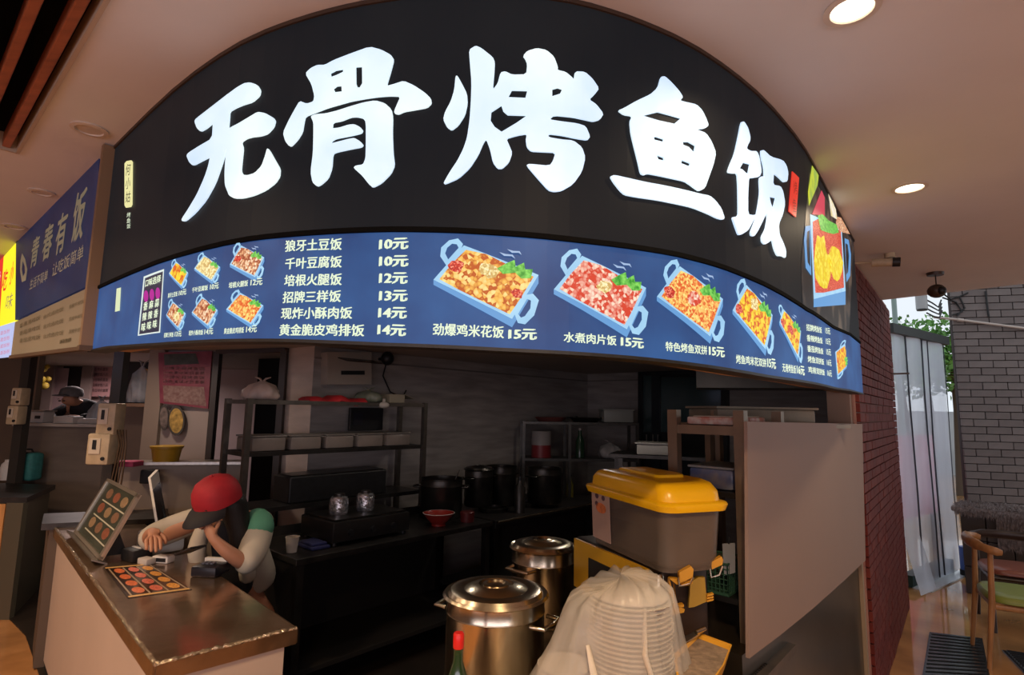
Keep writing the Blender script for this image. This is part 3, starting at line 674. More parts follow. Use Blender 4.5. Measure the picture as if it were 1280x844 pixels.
LN.text('味', (15, 390), (24, 386), 18, pale_m, ys, 'character', .0, off=.035)
rs = thing('red_sign', 'glowing red sign panel at the far left edge of the view', 'sign', tuple(LN.pos(LN.at(4, 380).x, 2.1, 0)))
LN.wrap([[(11.5, 322), (6.5, 409), (-14, 414), (-14, 350)]], .012, .02).build('red_panel', red_lit, rs)
LN.text('美', (-1, 378), (5, 374), 30, white_lit, rs, 'character', .03, off=.035)
wb_ = thing('white_price_panel', 'glowing white price panel under the yellow and red signs', 'menu board', tuple(LN.pos(LN.at(10, 430).x, 1.9, 0)))
LN.wrap([[(26.5, 403.5), (21.5, 446), (-14, 450), (-14, 415)]], .012, .02).build('white_panel', emis('lit_lavender_white', (.50, .55, .85), None), wb_)
for r_ in range(4): LN.text('价目表面饭粉', (-2, 423 + r_ * 8.4 - r_ * .5), (21, 417 + r_ * 8.4), 4.5, emis('price_red', (.6, .15, .25), None), wb_, 'price_lettering', bold=0, off=.034)

# ================================================================ CEILING FITTINGS
def downlight(x, y, lit, lab, z=CEIL, r=.055):
    t = thing('downlight', lab, 'ceiling light', (x, y, z))
    G().lathe([(r + .014, 0), (r + .016, -.006), (r, -.008), (r - .003, .0)], (x, y, z), 28).build('rim', mat('downlight_rim', (.62, .52, .44), .5), t, 40)
    G().lathe([(r - .002, -.003), (0, -.004)], (x, y, z), 28).build('lens', emis('lit_lamp_warm', (1, .86, .62), None, strength=6) if lit else mat('unlit_lens', (.56, .46, .38), .5), t)
    return t
downlight(.852, 1.308, True, 'large lit round downlight at the top of the view, right of the black sign', r=.05)
downlight(1.79, 2.428, True, 'lit round downlight in the ceiling beside the tray photo')
p = Zp(112, 161, CEIL); downlight(p.x, p.y, False, 'unlit round downlight left of the black sign top', r=.045)
p = Zp(52, 240, CEIL); downlight(p.x, p.y, False, 'unlit round downlight nearer the timber slot, faint on the brown ceiling', r=.04)
p = Zp(18, 283, CEIL); downlight(p.x, p.y, False, 'unlit round downlight just above the yellow sign', r=.045)
p = Yp(782, 448, 4.6); downlight(p.x, p.y, True, 'lit kitchen downlight just under the blue menu board', z=2.118, r=.07)
for i, (x, y, pw, c) in enumerate(DOWNLIGHTS[2:]):
    pass
# bullet camera and hanging camera
cp = Zp(1112, 317, CEIL)
t = thing('bullet_camera', 'small white bullet camera with dark lens on the ceiling above the red wall', 'camera', tuple(cp))
G().cyl(cp, cp + Vector((0, 0, -.03)), .03).tube([cp + Vector((0, 0, -.02)), cp + Vector((.0, -.01, -.05))], .008).build('bracket', beige_pl, t, 40)
G().cyl(cp + Vector((-.10, .03, -.055)), cp + Vector((.0, -.03, -.065)), .026).build('camera_body', beige_pl, t, 40)
G().cyl(cp + Vector((-.005, -.028, -.064)), cp + Vector((.03, -.05, -.068)), .030).build('lens_hood', black, t, 40)
G().tube([cp + Vector((-.10, .03, -.055)), cp + Vector((-.2, .06, -.05)), cp + Vector((-.32, .12, -.01))], .006).build('cable', beige_pl, t, 40)
cp = Zp(1169, 341, CEIL)
t = thing('dome_camera', 'dark round camera hanging from a thin rod at the ceiling edge', 'camera', tuple(cp))
G().lathe([(0, 0), (.055, 0), (.05, -.02), (0, -.022)], cp).build('ceiling_plate', mat('dark_brown_plastic', (.05, .03, .02), .4), t, 40)
G().cyl(cp, cp + Vector((0, 0, -.09)), .004).build('rod', black, t)
G().sph(cp + Vector((0, 0, -.135)), .058, (1, 1, .85)).build('camera_housing', mat('dark_brown_plastic', (.05, .03, .02), .4), t, 40)
G().sph(cp + Vector((0, -.045, -.14)), .03).build('lens', black, t, 40)
# ================================================================ COUNTER WITH THE TILL
def bar(g, p, q, w, h, z):  # horizontal bar between plan points
    p, q = Vector(p[:2]), Vector(q[:2]); m = (p + q) / 2; d = q - p
    g.box((m.x, m.y, z), (d.length, w, h), rz=math.atan2(d.y, d.x)); return g
film_steel = mat('film_wrapped_steel', (.30, .19, .115), .17, .85, 5, .45, .25, col2=(.46, .34, .24))
film_edge = mat('wrinkled_film_edge', (.36, .27, .17), .14, .8, 60, .4, .9, col2=(.75, .62, .45))
cA, cB = Vector((-1.083, 1.848)), Vector((-.765, 2.150)); cd = Vector((-.698, .716)); cw = (cB - cA)
cC = cA + cd * 2.72; cD = cC + cw
ct = thing('cashier_counter', 'long steel-topped cashier counter with pale side panels in the left foreground', 'counter', ((cA.x + cD.x) / 2, (cA.y + cD.y) / 2, 0))
def prismz(g, pts, z0, z1):
    g.prism([(p[0], p[1], z0) for p in pts], (0, 0, z1 - z0)); return g
prismz(G(), [cA, cB, cD, cC], .835, .85).build('counter_top', film_steel, ct)
g = G(); e = .006
for a, b in ((cA, cB), (cB, cD), (cC, cA), (cD, cC)):
    bar(g, a, b, .016, .05, .822)
g.build('steel_edge', mat('edge_steel_brown', (.26, .17, .10), .3, .85, 8, .3, .2), ct)
g = G()
for a, b in ((cC, cA), (cA, cB)):   # wrinkled cling film over the rim: a wavy tube
    n = 70; L_ = (b - a).length; pts = [(*(a.lerp(b, i / n)).xy, .849 + random.uniform(-.0025, .0025)) for i in range(n + 1)]
    g.tube(pts, [.007 + random.uniform(-.002, .003) for _ in pts], 6)
g.build('cling_film_rim', film_edge, ct, 60)
i1 = .03
inA, inB, inC, inD = cA + cd * i1 + cw * .07, cB + cd * i1 - cw * .07, cC - cd * .03 + cw * .07, cD - cd * .03 - cw * .07
prismz(G(), [inA + cw * .06, inB - cw * .06, inD - cw * .06, inC + cw * .06], .01, .80).build('carcass', mat('counter_carcass', (.10, .07, .05), .7), ct)
pan_m = mat('pale_counter_panel', (.52, .41, .33), .5, 0, 2, .04)
nf = Vector((cd.y, -cd.x)); nf = -nf if nf.dot(Vector((-1, -1))) < 0 else nf
def panel(a, b, z0, z1, nrm, th, m_, nm): 
    g = G(); g.prism([(a.x, a.y, z0), (b.x, b.y, z0), (b.x, b.y, z1), (a.x, a.y, z1)], (nrm.x * th, nrm.y * th, 0)); return g.build(nm, m_, ct)
panel(inA, inC - cd * .06, .05, .795, nf, .012, pan_m, 'front_panel')
panel(inA, inB, .05, .795, -cd, .012, pan_m, 'end_panel')
panel(inC - cd * .055, inC, .0, .8, nf, .014, wood_o, 'end_strip')
panel(inA - cd * .0, inC, .0, .05, nf, .006, dark, 'plinth')
panel(inA, inB, .0, .05, -cd, .006, dark, 'plinth')
# lower grey counter arm at the far end, against the stall front
q0, q1, q2, q3 = Zp(52, 655, .88), Zp(205, 648, .88), Zp(210, 636, .88), Zp(55, 642, .88)
t = thing('back_counter', 'dark steel counter behind the till, joined to the grey stall front', 'counter', (q0.x, q0.y, 0))
prismz(G(), [q0.xy, q1.xy, q2.xy, q3.xy], .84, .88).build('counter_top', steel_dark, t)
prismz(G(), [q0.xy + Vector((.03, .03)), q1.xy + Vector((-.02, .05)), q2.xy + Vector((-.02, 0)), q3.xy + Vector((.03, 0))], .01, .84).build('carcass', mat('counter_carcass', (.10, .07, .05), .7), t)

def cpt(px, py, z=.85): return Zp(px, py, z)
# ---- framed menu stand leaning on the counter
BL, BR = cpt(95, 666, .868), cpt(127, 701, .868); bd = (BR - BL); bd.z = 0; nb = Vector((bd.y, -bd.x, 0)).normalized()
nb = nb if nb.dot(Vector((1, .6, 0))) > 0 else -nb
def solve(base, px, py):   # lean (along nb) and height reaching a pixel
    d = ray(px, py); M_ = Matrix((( nb.x, 0, -d.x), (nb.y, 0, -d.y), (0, 1, -d.z))); rhs = Vector((-base.x, -base.y, EYE - base.z)); s_ = M_.inverted() @ rhs
    return s_.x, s_.y
l1, h1_ = solve(BL, 135, 597); l2, h2_ = solve(BR, 178, 621)
print('stand lean', l1, h1_, l2, h2_)
ln, hh = .19, .30
l_, h_ = (l1 + l2) / 2, (h1_ + h2_) / 2
ln = min(max(l_, .05), .5); hh = min(max(h_, .15), .5)
upv = nb * ln + Vector((0, 0, hh)); st = thing('menu_stand', 'framed menu card leaning back at an angle on the cashier counter', 'menu stand', tuple((BL + BR) / 2))
fn = bd.cross(upv).normalized(); fn = -fn if fn.dot(nb) > 0 else fn
def onf(u, v, o): return BL + bd * u + upv * v + fn * o
g = G(); th = .10
for (u0, u1, v0, v1) in ((0, 1, 0, .05), (0, 1, .95, 1), (0, .035, 0, 1), (.955, 1, 0, 1)):
    g.prism([onf(u0, v0, .0), onf(u1, v0, .0), onf(u1, v1, .0), onf(u0, v1, .0)], fn * .014)
g.build('frame', mat('silver_frame', (.62, .55, .45), .3, .8), st)
g = G(); g.prism([onf(.02, .03, .002), onf(.98, .03, .002), onf(.98, .97, .002), onf(.02, .97, .002)], fn * .004); g.build('menu_card', mat('olive_menu_card', (.055, .062, .045), .25, 0, 4, .3), st)
g = G(); g.prism([onf(0, 0, -.006), onf(1, 0, -.006), onf(1, 1, -.006), onf(0, 1, -.006)], fn * .005); g.build('backing_board', mat('silver_frame', (.62, .55, .45), .3, .8), st)
food_print = [mat('print_%s' % n, c, .4, 0, 90, .4) for n, c in (('brown', (.22, .12, .07)), ('red', (.26, .09, .05)), ('tan', (.30, .20, .11)))]
for r_ in range(3):
    for k in range(3):
        u, v = .30 + k * .24, .80 - r_ * .25 
        g = G(); g.prism([onf(u + .085 * math.cos(a * .524), v + .085 * math.sin(a * .524), .0062) for a in range(12)], fn * .001); g.build('dish_print', food_print[(r_ + k) % 3], st)
g = G()
for r_ in range(3): g.prism([onf(.2, .655 - r_ * .25, .0062), onf(.92, .655 - r_ * .25, .0062), onf(.92, .675 - r_ * .25, .0062), onf(.2, .675 - r_ * .25, .0062)], fn * .001)
g.build('caption_strip', mat('print_cream', (.5, .48, .36), .5), st)
g = G(); p0 = onf(.8, .0, -.02); 
g.prism([onf(.92, .45, -.006), onf(.92, .02, -.006), onf(.92, .02, -.006) + nb * .11], bd.normalized() * -.02); g.build('easel_leg', black, st); g = G(); g.prism([onf(.2, .45, -.006), onf(.2, .02, -.006), onf(.2, .02, -.006) + nb * .11], bd.normalized() * .02)
g.build('easel_leg', black, st)
g = G(); g.prism([onf(-.02, -.03, -.03), onf(1.02, -.03, -.03), onf(1.02, -.03, .045), onf(-.02, -.03, .045)], (0, 0, .008)); g.build('foot_rail', steel_lt, st)
# ---- menu sheet lying flat
q = [cpt(130, 710, .8515), cpt(188, 705, .8515), cpt(240, 737, .8515), cpt(160, 748, .8515)]
sh = thing('menu_sheet', 'laminated menu sheet with rows of dish photos lying flat on the counter', 'menu', tuple(sum(q, Vector()) / 4))
def sq(u, v): return q[0].lerp(q[1], u).lerp(q[3].lerp(q[2], u), v)
g = G(); g.prism([x - Vector((0, 0, .001)) for x in q], (0, 0, .0015)); g.build('sheet', mat('sheet_dark', (.035, .018, .010), .2, coat=.5), sh)
for r_ in range(4):
    for k in range(3):
        u, v = .24 + k * .29, .16 + r_ * .22
        g = G(); g.prism([sq(u + .10 * math.cos(a * .524), v + .085 * math.sin(a * .524)) + Vector((0, 0, .0008)) for a in range(12)], (0, 0, .0006))
        g.build('dish_print', [mat('print_orange_red', (.75, .17, .06), .3, 0, 120, .5), mat('print_pink_red', (.70, .16, .10), .3, 0, 120, .5), mat('print_orange', (.85, .32, .06), .3, 0, 120, .5)][k], sh)
for v in (.02, .97): 
    g = G(); g.prism([sq(.02, v - .02) + Vector((0, 0, .0008)), sq(.98, v - .02) + Vector((0, 0, .0008)), sq(.98, v + .015) + Vector((0, 0, .0008)), sq(.02, v + .015) + Vector((0, 0, .0008))], (0, 0, .0005)); g.build('border_strip', mat('print_gold', (.70, .42, .14), .35), sh)
for k in range(4):
    u = .08 + k * .29; g = G(); g.prism([sq(u - .02, .06) + Vector((0, 0, .0008)), sq(u + .01, .06) + Vector((0, 0, .0008)), sq(u + .01, .94) + Vector((0, 0, .0008)), sq(u - .02, .94) + Vector((0, 0, .0008))], (0, 0, .0005)); g.build('column_strip', mat('print_grey_gold', (.36, .27, .17), .35), sh)
# ---- till terminal seen from the side
p = cpt(178, 694)
t = thing('till_terminal', 'white touchscreen till seen side-on, behind the menu stand', 'till', tuple(p))
sx_ = Vector((.70, -.71, 0)); fy = Vector((-.5, -.86, 0))
a = Vector((p.x, p.y, .85))
G().box(a + Vector((.03, .10, .055)), (.20, .17, .11), rz=R(-35), bev=.02).build('till_base', white_pl, t, 40)
up0, dn0 = Yp(185, 597, a.y + .05), Yp(197, 672, a.y - .03)
wv = Vector((-.085, .20, .02))
g = G(); g.prism([up0, dn0, dn0 + wv, up0 + wv], (.022, -.012, 0)); g.build('screen_back', mat('white_till_case', (.78, .76, .70), .35), t)
g = G(); g.prism([up0 + wv * .04 + Vector((.023, -.012, -.015)), dn0 + wv * .04 + Vector((.023, -.012, .015)), dn0 + wv * .96 + Vector((.023, -.012, .015)), up0 + wv * .96 + Vector((.023, -.012, -.015))], (.003, -.002, 0)); g.build('screen_glass', mat('screen_dark', (.01, .01, .01), .15), t)
G().cyl(a + Vector((.05, .12, .10)), (up0 + dn0) / 2 + wv * .5, .022, .018).build('screen_arm', black, t, 40)
G().box(a + Vector((-.035, .0, .028)), (.012, .012, .012)).box(a + Vector((.0, -.03, .028)), (.012, .012, .012)).build('port', black, t)
# ---- small things on the counter
def slab_thing(name, lab, cat, px, py, size, rz, m_, part, z=.85, extra=None, group=None):
    p = Zp(px, py, z); t = thing(name, lab, cat, (p.x, p.y, z), group=group)
    G().box((p.x, p.y, z + size[2] / 2), size, rz=R(rz), bev=min(size) * .2).build(part, m_, t, 40)
    if extra: extra(t, p)
    return t
def ex(t, p):
    for k in range(6): G().box(p + Vector((-.03 + .02 * (k % 3), -.01 + .02 * (k // 3), .052)), (.013, .013, .006), rz=R(-20)).build('key', mat('key_grey', (.22, .22, .25), .5), t)
    G().box(p + Vector((.0, .055, .052)), (.115, .022, .02), rz=R(-6)).build('paper_roll', white_pl, t)
slab_thing('card_reader', 'black card reader with white paper roll on the counter in front of the cashier', 'card reader', 263, 718, (.125, .12, .048), -6, mat('navy_black_plastic', (.015, .015, .022), .35), 'reader_body', extra=ex)
slab_thing('receipt_printer', 'small black receipt printer beside the till base', 'printer', 170, 700, (.12, .10, .06), -30, black, 'printer_body', extra=lambda t, p: G().box(p + Vector((0, 0, .062)), (.08, .012, .004), rz=R(-30)).build('paper_slot', white_pl, t))
slab_thing('white_scanner', 'white box-shaped scanner nearest the menu sheet', 'scanner', 204, 703, (.09, .055, .035), -8, white_pl, 'scanner_body', extra=lambda t, p: G().box(p + Vector((0, -.027, .018)), (.06, .006, .018), rz=R(-8)).build('scanner_window', black, t))
slab_thing('white_adapter', 'small white adapter left of the white scanner on the counter', 'adapter', 183, 705, (.075, .05, .03), -25, mat('greyed_plastic', (.5, .46, .42), .4), 'adapter_body')
p = cpt(200, 690); g = G(); rnd = random.Random(3)
def wob(a, z): return 1 + .25 * math.sin(3 * a + z * 90) * .8
g.lathe([(0, .0), (.05, .002), (.055, .03), (.03, .055), (0, .06)], (p.x, p.y, .89), 14, wob)
tag(g.build('crumpled_tissue', white_pl, None, 30), 'crumpled white tissue on top of the white scanner', 'tissue')
g = G()
for k in range(3):
    b0 = p + Vector((-.03 + .02 * k, .03, .07)); g.tube([b0, b0 + Vector((-.03, .02, .06)), b0 + Vector((.01, .05, .05)), b0 + Vector((.05 + .01 * k, .03, -.05))], .004, 6)
tag(g.build('white_cables', white_pl, None, 60), 'tangle of thin white cables behind the tissue', 'cable')

# ================================================================ LEFT STALL
K = Zp(34, 622, .9)
lc = thing('neighbour_counter', 'orange-sided steel-topped counter at the left edge of the view', 'counter', (K.x, K.y, 0))
P4 = [K.xy, Vector((-5.2, 4.35)), Vector((-5.5, 5.35)), Zp(70, 602, .9).xy * .96]
prismz(G(), P4, .86, .90).build('counter_top', steel_dark, lc)
prismz(G(), [P4[0] + Vector((-.02, .03)), P4[1] + Vector((.02, .03)), P4[2] + Vector((0, -.03)), P4[3] + Vector((-.02, -.03))], .0, .86).build('carcass', mat('dull_green_steel', (.16, .15, .11), .4, .5), lc)
G().box((K.x - .80, K.y + .0, .43), (1.30, .03, .84)).build('front_panel', wood_o, lc)
G().box((K.x - .07, K.y - .0, .43), (.13, .045, .86)).build('corner_post', mat('dull_green_steel', (.16, .15, .11), .4, .5), lc)
p = Zp(31, 601, .9); z = .902
bt = thing('teal_bag', 'teal insulated bag with black zip standing on the neighbour counter', 'bag', (p.x, p.y, z))
G().box((p.x - .06, p.y, z + .13), (.10, .14, .26), rz=R(-8), bev=.03).box((p.x + .06, p.y, z + .13), (.10, .14, .26), rz=R(-8), bev=.03).build('bag_shell', mat('teal_cloth', (.03, .17, .17), .7, 0, 30, .2), bt, 50)
G().box((p.x, p.y - .01, z + .13), (.035, .15, .262), rz=R(-8), bev=.008).build('zip_band', black, bt)
G().tube([(p.x - .05, p.y, z + .25), (p.x - .03, p.y, z + .29), (p.x + .03, p.y, z + .29), (p.x + .05, p.y, z + .25)], .008).build('handle', black, bt, 60)
p = Zp(8, 600, .9)
t = thing('white_jug', 'small white plastic jug left of the teal bag', 'jug', (p.x, p.y, .9))
G().lathe([(0, 0), (.05, 0), (.06, .1), (.05, .15), (.03, .17), (.03, .19), (0, .19)], (p.x, p.y, .9), 20).build('jug_body', white_pl, t, 40)
G().tube([(p.x + .05, p.y, .93), (p.x + .09, p.y, .97), (p.x + .09, p.y, 1.02), (p.x + .055, p.y, 1.04)], .008).build('handle', white_pl, t, 60)
p = Zp(14, 585, .9)
t = thing('cardboard_box', 'small tan cardboard box behind the teal bag', 'box', (p.x, p.y, .9))
G().box((p.x, p.y, .97), (.25, .15, .14), rz=R(10)).build('box_body', mat('cardboard', (.35, .2, .1), .8, 0, 6, .1), t)
G().box((p.x, p.y, 1.042), (.05, .15, .003), rz=R(10)).build('tape', mat('tan_tape', (.45, .30, .16), .4), t)

def meter(px, py, y, w_, h_, lab, name='meter_box', dark_win=True):
    p = Yp(px, py, y); t = thing(name, lab, 'meter box', (p.x, p.y, p.z - h_ / 2))
    G().box(p, (w_, .11, h_), bev=.012).build('box_body', beige_pl, t, 40)
    G().box(p + Vector((-w_ * .12, -.057, .02)), (w_ * .5, .008, h_ * .5), bev=.002).build('door', mat('meter_door', (.62, .54, .42), .4), t)
    if dark_win: G().box(p + Vector((-w_ * .12, -.062, .03)), (w_ * .16, .006, h_ * .3)).build('window', black, t)
    G().cyl(p + Vector((w_ * .3, -.057, -h_ * .3)), p + Vector((w_ * .3, -.066, -h_ * .3)), .012).build('knob', black, t)
    return t
px_, y_ = 145, 3.95
pb = Yp(147, 500, 4.02)
pst = thing('steel_post', 'dark steel post carrying the two beige meter boxes behind the till', 'post', (pb.x, pb.y, 0))
G().box((pb.x, pb.y, 1.06), (.07, .07, 2.11)).build('shaft', mat('dark_post_paint', (.035, .03, .025), .45), pst)
G().box((pb.x, pb.y, .015), (.16, .16, .014)).build('foot_plate', steel_dark, pst)
meter(139, 524, 3.88, .125, .215, 'upper beige meter box on the dark post behind the till')
meter(129, 561, 3.86, .15, .205, 'lower beige meter box with two dark windows behind the till')
g = G(); pp = Yp(146, 560, 3.86)
for k in range(4): g.tube([pp + Vector((.02 * k - .01, 0, .12)), pp + Vector((.03 + .015 * k, -.02, .02)), pp + Vector((.0 + .02 * k, .0, -.12)), pp + Vector((-.06 + .03 * k, .02, -.47))], .005, 6)
tag(g.build('meter_cables', mat('brown_cable', (.10, .06, .03), .5), None, 60), 'loose brown cables hanging from the beige meter boxes', 'cable')
pb = Yp(31, 500, 5.3)
t = thing('stall_post', 'dark post at the left carrying two small meter boxes', 'post', (pb.x, pb.y, 0))
G().box((pb.x, pb.y, 1.06), (.08, .08, 2.11)).build('shaft', mat('dark_post_paint', (.035, .03, .025), .45), t)
G().box((pb.x, pb.y, .015), (.16, .16, .014)).build('foot_plate', steel_dark, t)
meter(26, 496, 5.2, .09, .16, 'upper small meter box on the post at the left edge')
meter(21, 519, 5.2, .10, .17, 'lower small meter box on the post at the left edge')
# far stall: service hatch with a worker
def xz(px, py, y): p = Yp(px, py, y); return p
def flatbox(name, x0, y0, x1, y1, y, th, m_, parent=None, lab=None, cat=None, part=None):
    """upright slab whose face spans two pixels at depth y"""
    a, b = Yp(x0, y0, y), Yp(x1, y1, y); c = (a + b) / 2
    if parent is None and lab:
        t = thing(name, lab, cat, (c.x, c.y + th / 2, b.z))
        G().box((c.x, c.y + th / 2, c.z), (abs(b.x - a.x), th, abs(a.z - b.z)), bev=min(.004, th * .3)).build(part or 'panel', m_, t); return t
    o = G().box((c.x, c.y + th / 2, c.z), (abs(b.x - a.x), th, abs(a.z - b.z))).build(name, m_, parent)
    if parent is None: o['kind'] = 'structure'
    return o
flatbox('door_2', 80, 455, 103, 524, 7.55, .04, mat('dark_doorway_grey', (.05, .045, .045), .6))
flatbox('trim_5', 57, 452, 60, 525, 7.4, .04, mat('pink_grey_trim', (.40, .30, .28), .5)); flatbox('trim_6', 104, 450, 108, 525, 7.4, .04, mat('pink_grey_trim', (.40, .30, .28), .5))
paper_pink = mat('pink_paper', (.66, .36, .36), .6, 0, 3, .06)
t = flatbox('wall_notice', 112, 447, 138, 496, 7.5, .015, paper_pink, lab='pink notice with lines of black writing on the far stall wall', cat='notice', part='sheet')
NP = Surf([(Yp(105, 470, 7.49).x, 7.49), (Yp(145, 470, 7.49).x, 7.49)])
g = G()
for r_ in range(6): NP.text('今日特价盖饭' if r_ % 2 else '招牌炒饭八元', (115, 457 + r_ * 6.6), (135, 457 + r_ * 6.6), 4, None, t, bold=.0, off=.004, g=g)
g.build('print_lines', mat('ink_black', (.03, .02, .03), .6), t, fixn=False)
t = flatbox('pink_poster', 62, 460, 79, 520, 7.5, .012, mat('pale_pink_sheet', (.70, .50, .52), .5, 0, 2, .06), lab='pale pink panel poster left of the dark doorway in the far stall', cat='poster', part='sheet')
p = Yp(48, 468, 6.6)
t = thing('yellow_flower_bunch', 'bunch of yellow flowers hanging at the far stall beside the left post', 'flowers', (p.x, p.y, p.z - .2))
g = G(); rnd = random.Random(5)
for k in range(22): g.sph(p + Vector((rnd.uniform(-.09, .09), rnd.uniform(-.06, .06), rnd.uniform(-.14, .12))), rnd.uniform(.025, .045), u=7, v=5)
g.build('flower_heads', mat('mustard_yellow', (.38, .26, .03), .6, 0, 8, .3), t, 60)
g = G()
for k in range(5): g.cyl(p + Vector((.02 * k - .04, 0, -.05)), p + Vector((.03 * k - .08, .0, -.34)), .006)
g.build('stems', mat('stem_olive', (.10, .11, .03), .7), t, 60)
# ledge things in front of the worker
pL = Yp(90, 534, 5.7); lz = 1.40
hl = thing('hatch_counter', 'white ledge of the far stall hatch in front of the worker', 'counter', (pL.x, 5.75, 1.401))
G().box((pL.x, 5.72, lz + .018), (.95, .34, .03), bev=.006).build('ledge_top', mat('greyed_white', (.42, .37, .33), .5), hl)
def on_ledge(px, w_, h_, d_, name, lab, cat, m_, part, y=5.72, rz=0):
    p = Yp(px, 530, y); t = thing(name, lab, cat, (p.x, y, lz + .034)); G().box((p.x, y, lz + .034 + h_ / 2), (w_, d_, h_), rz=R(rz), bev=.008).build(part, m_, t, 40); return t, p
t, p = on_ledge(51, .15, .11, .14, 'weighing_scale', 'small white weighing scale on the far hatch ledge, leftmost item', 'scale', mat('dull_white', (.45, .42, .40), .5), 'scale_body')
G().box((p.x + .02, 5.645, lz + .09), (.05, .006, .03)).build('display', black, t); G().box((p.x, 5.72, lz + .152), (.17, .16, .012)).build('pan', steel_lt, t)
t, p = on_ledge(85, .22, .07, .12, 'napkin_pack', 'white napkin pack on the far hatch ledge in front of the worker', 'napkins', mat('dull_white', (.45, .42, .40), .5), 'pack', y=5.66, rz=-8)
G().box((p.x, 5.66, lz + .108), (.05, .08, .006), rz=R(-8)).build('opening', mat('pale_blue_tint', (.3, .33, .36), .5), t)
t, p = on_ledge(112, .30, .05, .16, 'takeaway_tray', 'low pale takeaway tray at the right end of the far hatch ledge', 'tray', mat('greyed_white', (.42, .37, .33), .5), 'tray_body')
clear = mat('cloudy_plastic', (.45, .46, .48), .3, 0, 6, .3, .3, alpha=.55)
def bag(name, lab, c, w_, h_, m_, tail=True, d_=None, seed=1):
    rnd = random.Random(seed); ph = [rnd.uniform(0, 6) for _ in range(4)]; t = thing(name, lab, 'plastic bag', tuple(c))
    def wb(a, z): return 1 + .12 * math.sin(3 * a + ph[0] + z * 20) + .07 * math.sin(7 * a + ph[1] - z * 45) + .05 * math.sin(11 * a + ph[2])
    g = G(); g.lathe([(0, .0), (.42, .01), (.5, .2), (.48, .5), (.34, .78), (.14, .92), (.06, 1.0)], (0, 0, 0), 36, lambda a, z: wb(a, z * h_))
    for v in g.bm.verts: v.co = Vector((v.co.x * w_ + c[0], v.co.y * (d_ or w_) + c[1], v.co.z * h_ + c[2]))
    g.build('bag_body', m_, t, 70)
    if tail:
        g = G()
        for k in (-1, 1): g.tube([(c[0], c[1], c[2] + h_ * .95), (c[0] + k * w_ * .10, c[1], c[2] + h_ * 1.12), (c[0] + k * w_ * .22, c[1], c[2] + h_ * 1.18)], [.012, .016, .006], 7, flat=.4)
        g.build('knot_ears', m_, t, 60)
    return t
p = Yp(124, 528, 5.80); bag('clear_plastic_bag', 'cloudy plastic bag slumped at the right of the far worker', (p.x, 5.80, lz + .034), .20, .24, clear, seed=4)
p = Yp(172, 500, 5.3); 
# right-hand hatch beside the post: dark opening, plastic bags, header panel
flatbox('window_1', 150, 452, 188, 508, 5.6, .05, mat('dark_hatch', (.016, .014, .015), .7))
flatbox('trim_7', 150, 430, 187, 452, 5.3, .06, mat('pale_header', (.40, .36, .33), .5))
flatbox('trim_8', 188, 432, 193, 578, 4.95, .06, mat('tan_frame', (.26, .20, .15), .5))
flatbox('wall_low_panel', 150, 508, 200, 580, 5.25, .05, mat('dull_brown_panel', (.13, .09, .065), .5, 0, 3, .1))
t = flatbox('hatch_shelf', 150, 504, 189, 509, 5.0, .25, mat('brown_shelf', (.22, .13, .08), .5), lab='narrow brown shelf under the dark hatch beside the poster', cat='shelf', part='shelf_board')
p = Yp(174, 504, 5.13); bag('clear_plastic_bag', 'cloudy plastic bag on the narrow brown shelf left of the poster', (p.x, 5.13, p.z + .004), .20, .33, clear, seed=9)
p = Yp(181, 468, 5.56); t = thing('yellow_round_label', 'round orange label in the dark hatch behind the plastic bag', 'label', tuple(p)); G().cyl(p, p + Vector((0, .012, 0)), .055, n=24).build('disc', mat('orange_print', (.45, .20, .03), .6, 0, 9, .3), t)

# poster wall
pa = thing('rice_poster', 'red and pink food poster on the wall above the round dish picture', 'poster', tuple(Yp(232, 510, 4.93)))
PS = Surf([(Yp(200, 480, 4.93).x, 4.93), (Yp(267, 480, 4.93).x, 4.93)])
PS.wrap([[(199, 441), (266, 439), (261, 511), (201, 504)]], .002, .012).build('poster_sheet', mat('poster_crimson', (.16, .02, .035), .5, 0, 10, .5, col2=(.24, .05, .07)), pa)
PS.wrap([[(206, 443), (246, 442), (250, 455), (207, 457)]], .015).build('dark_photo', mat('poster_dark_green', (.05, .06, .05), .6, 0, 20, .4), pa, fixn=False)
PS.wrap([[(205, 482), (256, 484), (259, 508), (206, 502)]], .015).build('dish_photo', mat('poster_food', (.16, .07, .06), .6, 0, 45, .8, col2=(.28, .18, .15)), pa, fixn=False)
g = G()
for r_ in range(4): PS.text('特色美味米饭套餐' if r_ % 2 else '招牌无骨烤鱼饭', (205, 463 + r_ * 5.5), (257, 463.5 + r_ * 5.5), 4.6, None, pa, bold=.02, off=.016, g=g)
g.build('print_lines', mat('poster_pale_pink', (.36, .17, .17), .6), pa, fixn=False)
for i, (cx, cy, rx, ry, nm) in enumerate([(221, 526, 10.5, 19, 'round dish picture with a yellow plate, stuck below the red poster'), (205.5, 522, 6, 16, 'narrow dark dish picture left of the round yellow one')]):
    t = thing('dish_sticker', nm, 'sticker', tuple(Yp(cx, cy, 4.93)))
    PS.wrap([[(cx + rx * math.cos(a * .35), cy + ry * math.sin(a * .35)) for a in range(18)]], .002, .006).build('rim', mat('sticker_rim', (.06, .05, .04), .5), t)
    PS.wrap([[(cx + rx * .82 * math.cos(a * .35), cy + ry * .82 * math.sin(a * .35)) for a in range(18)]], .009).build('food', mat('sticker_food%d' % i, ((.42, .26, .06), (.16, .12, .10))[i], .5, 0, 30, .5), t, fixn=False)
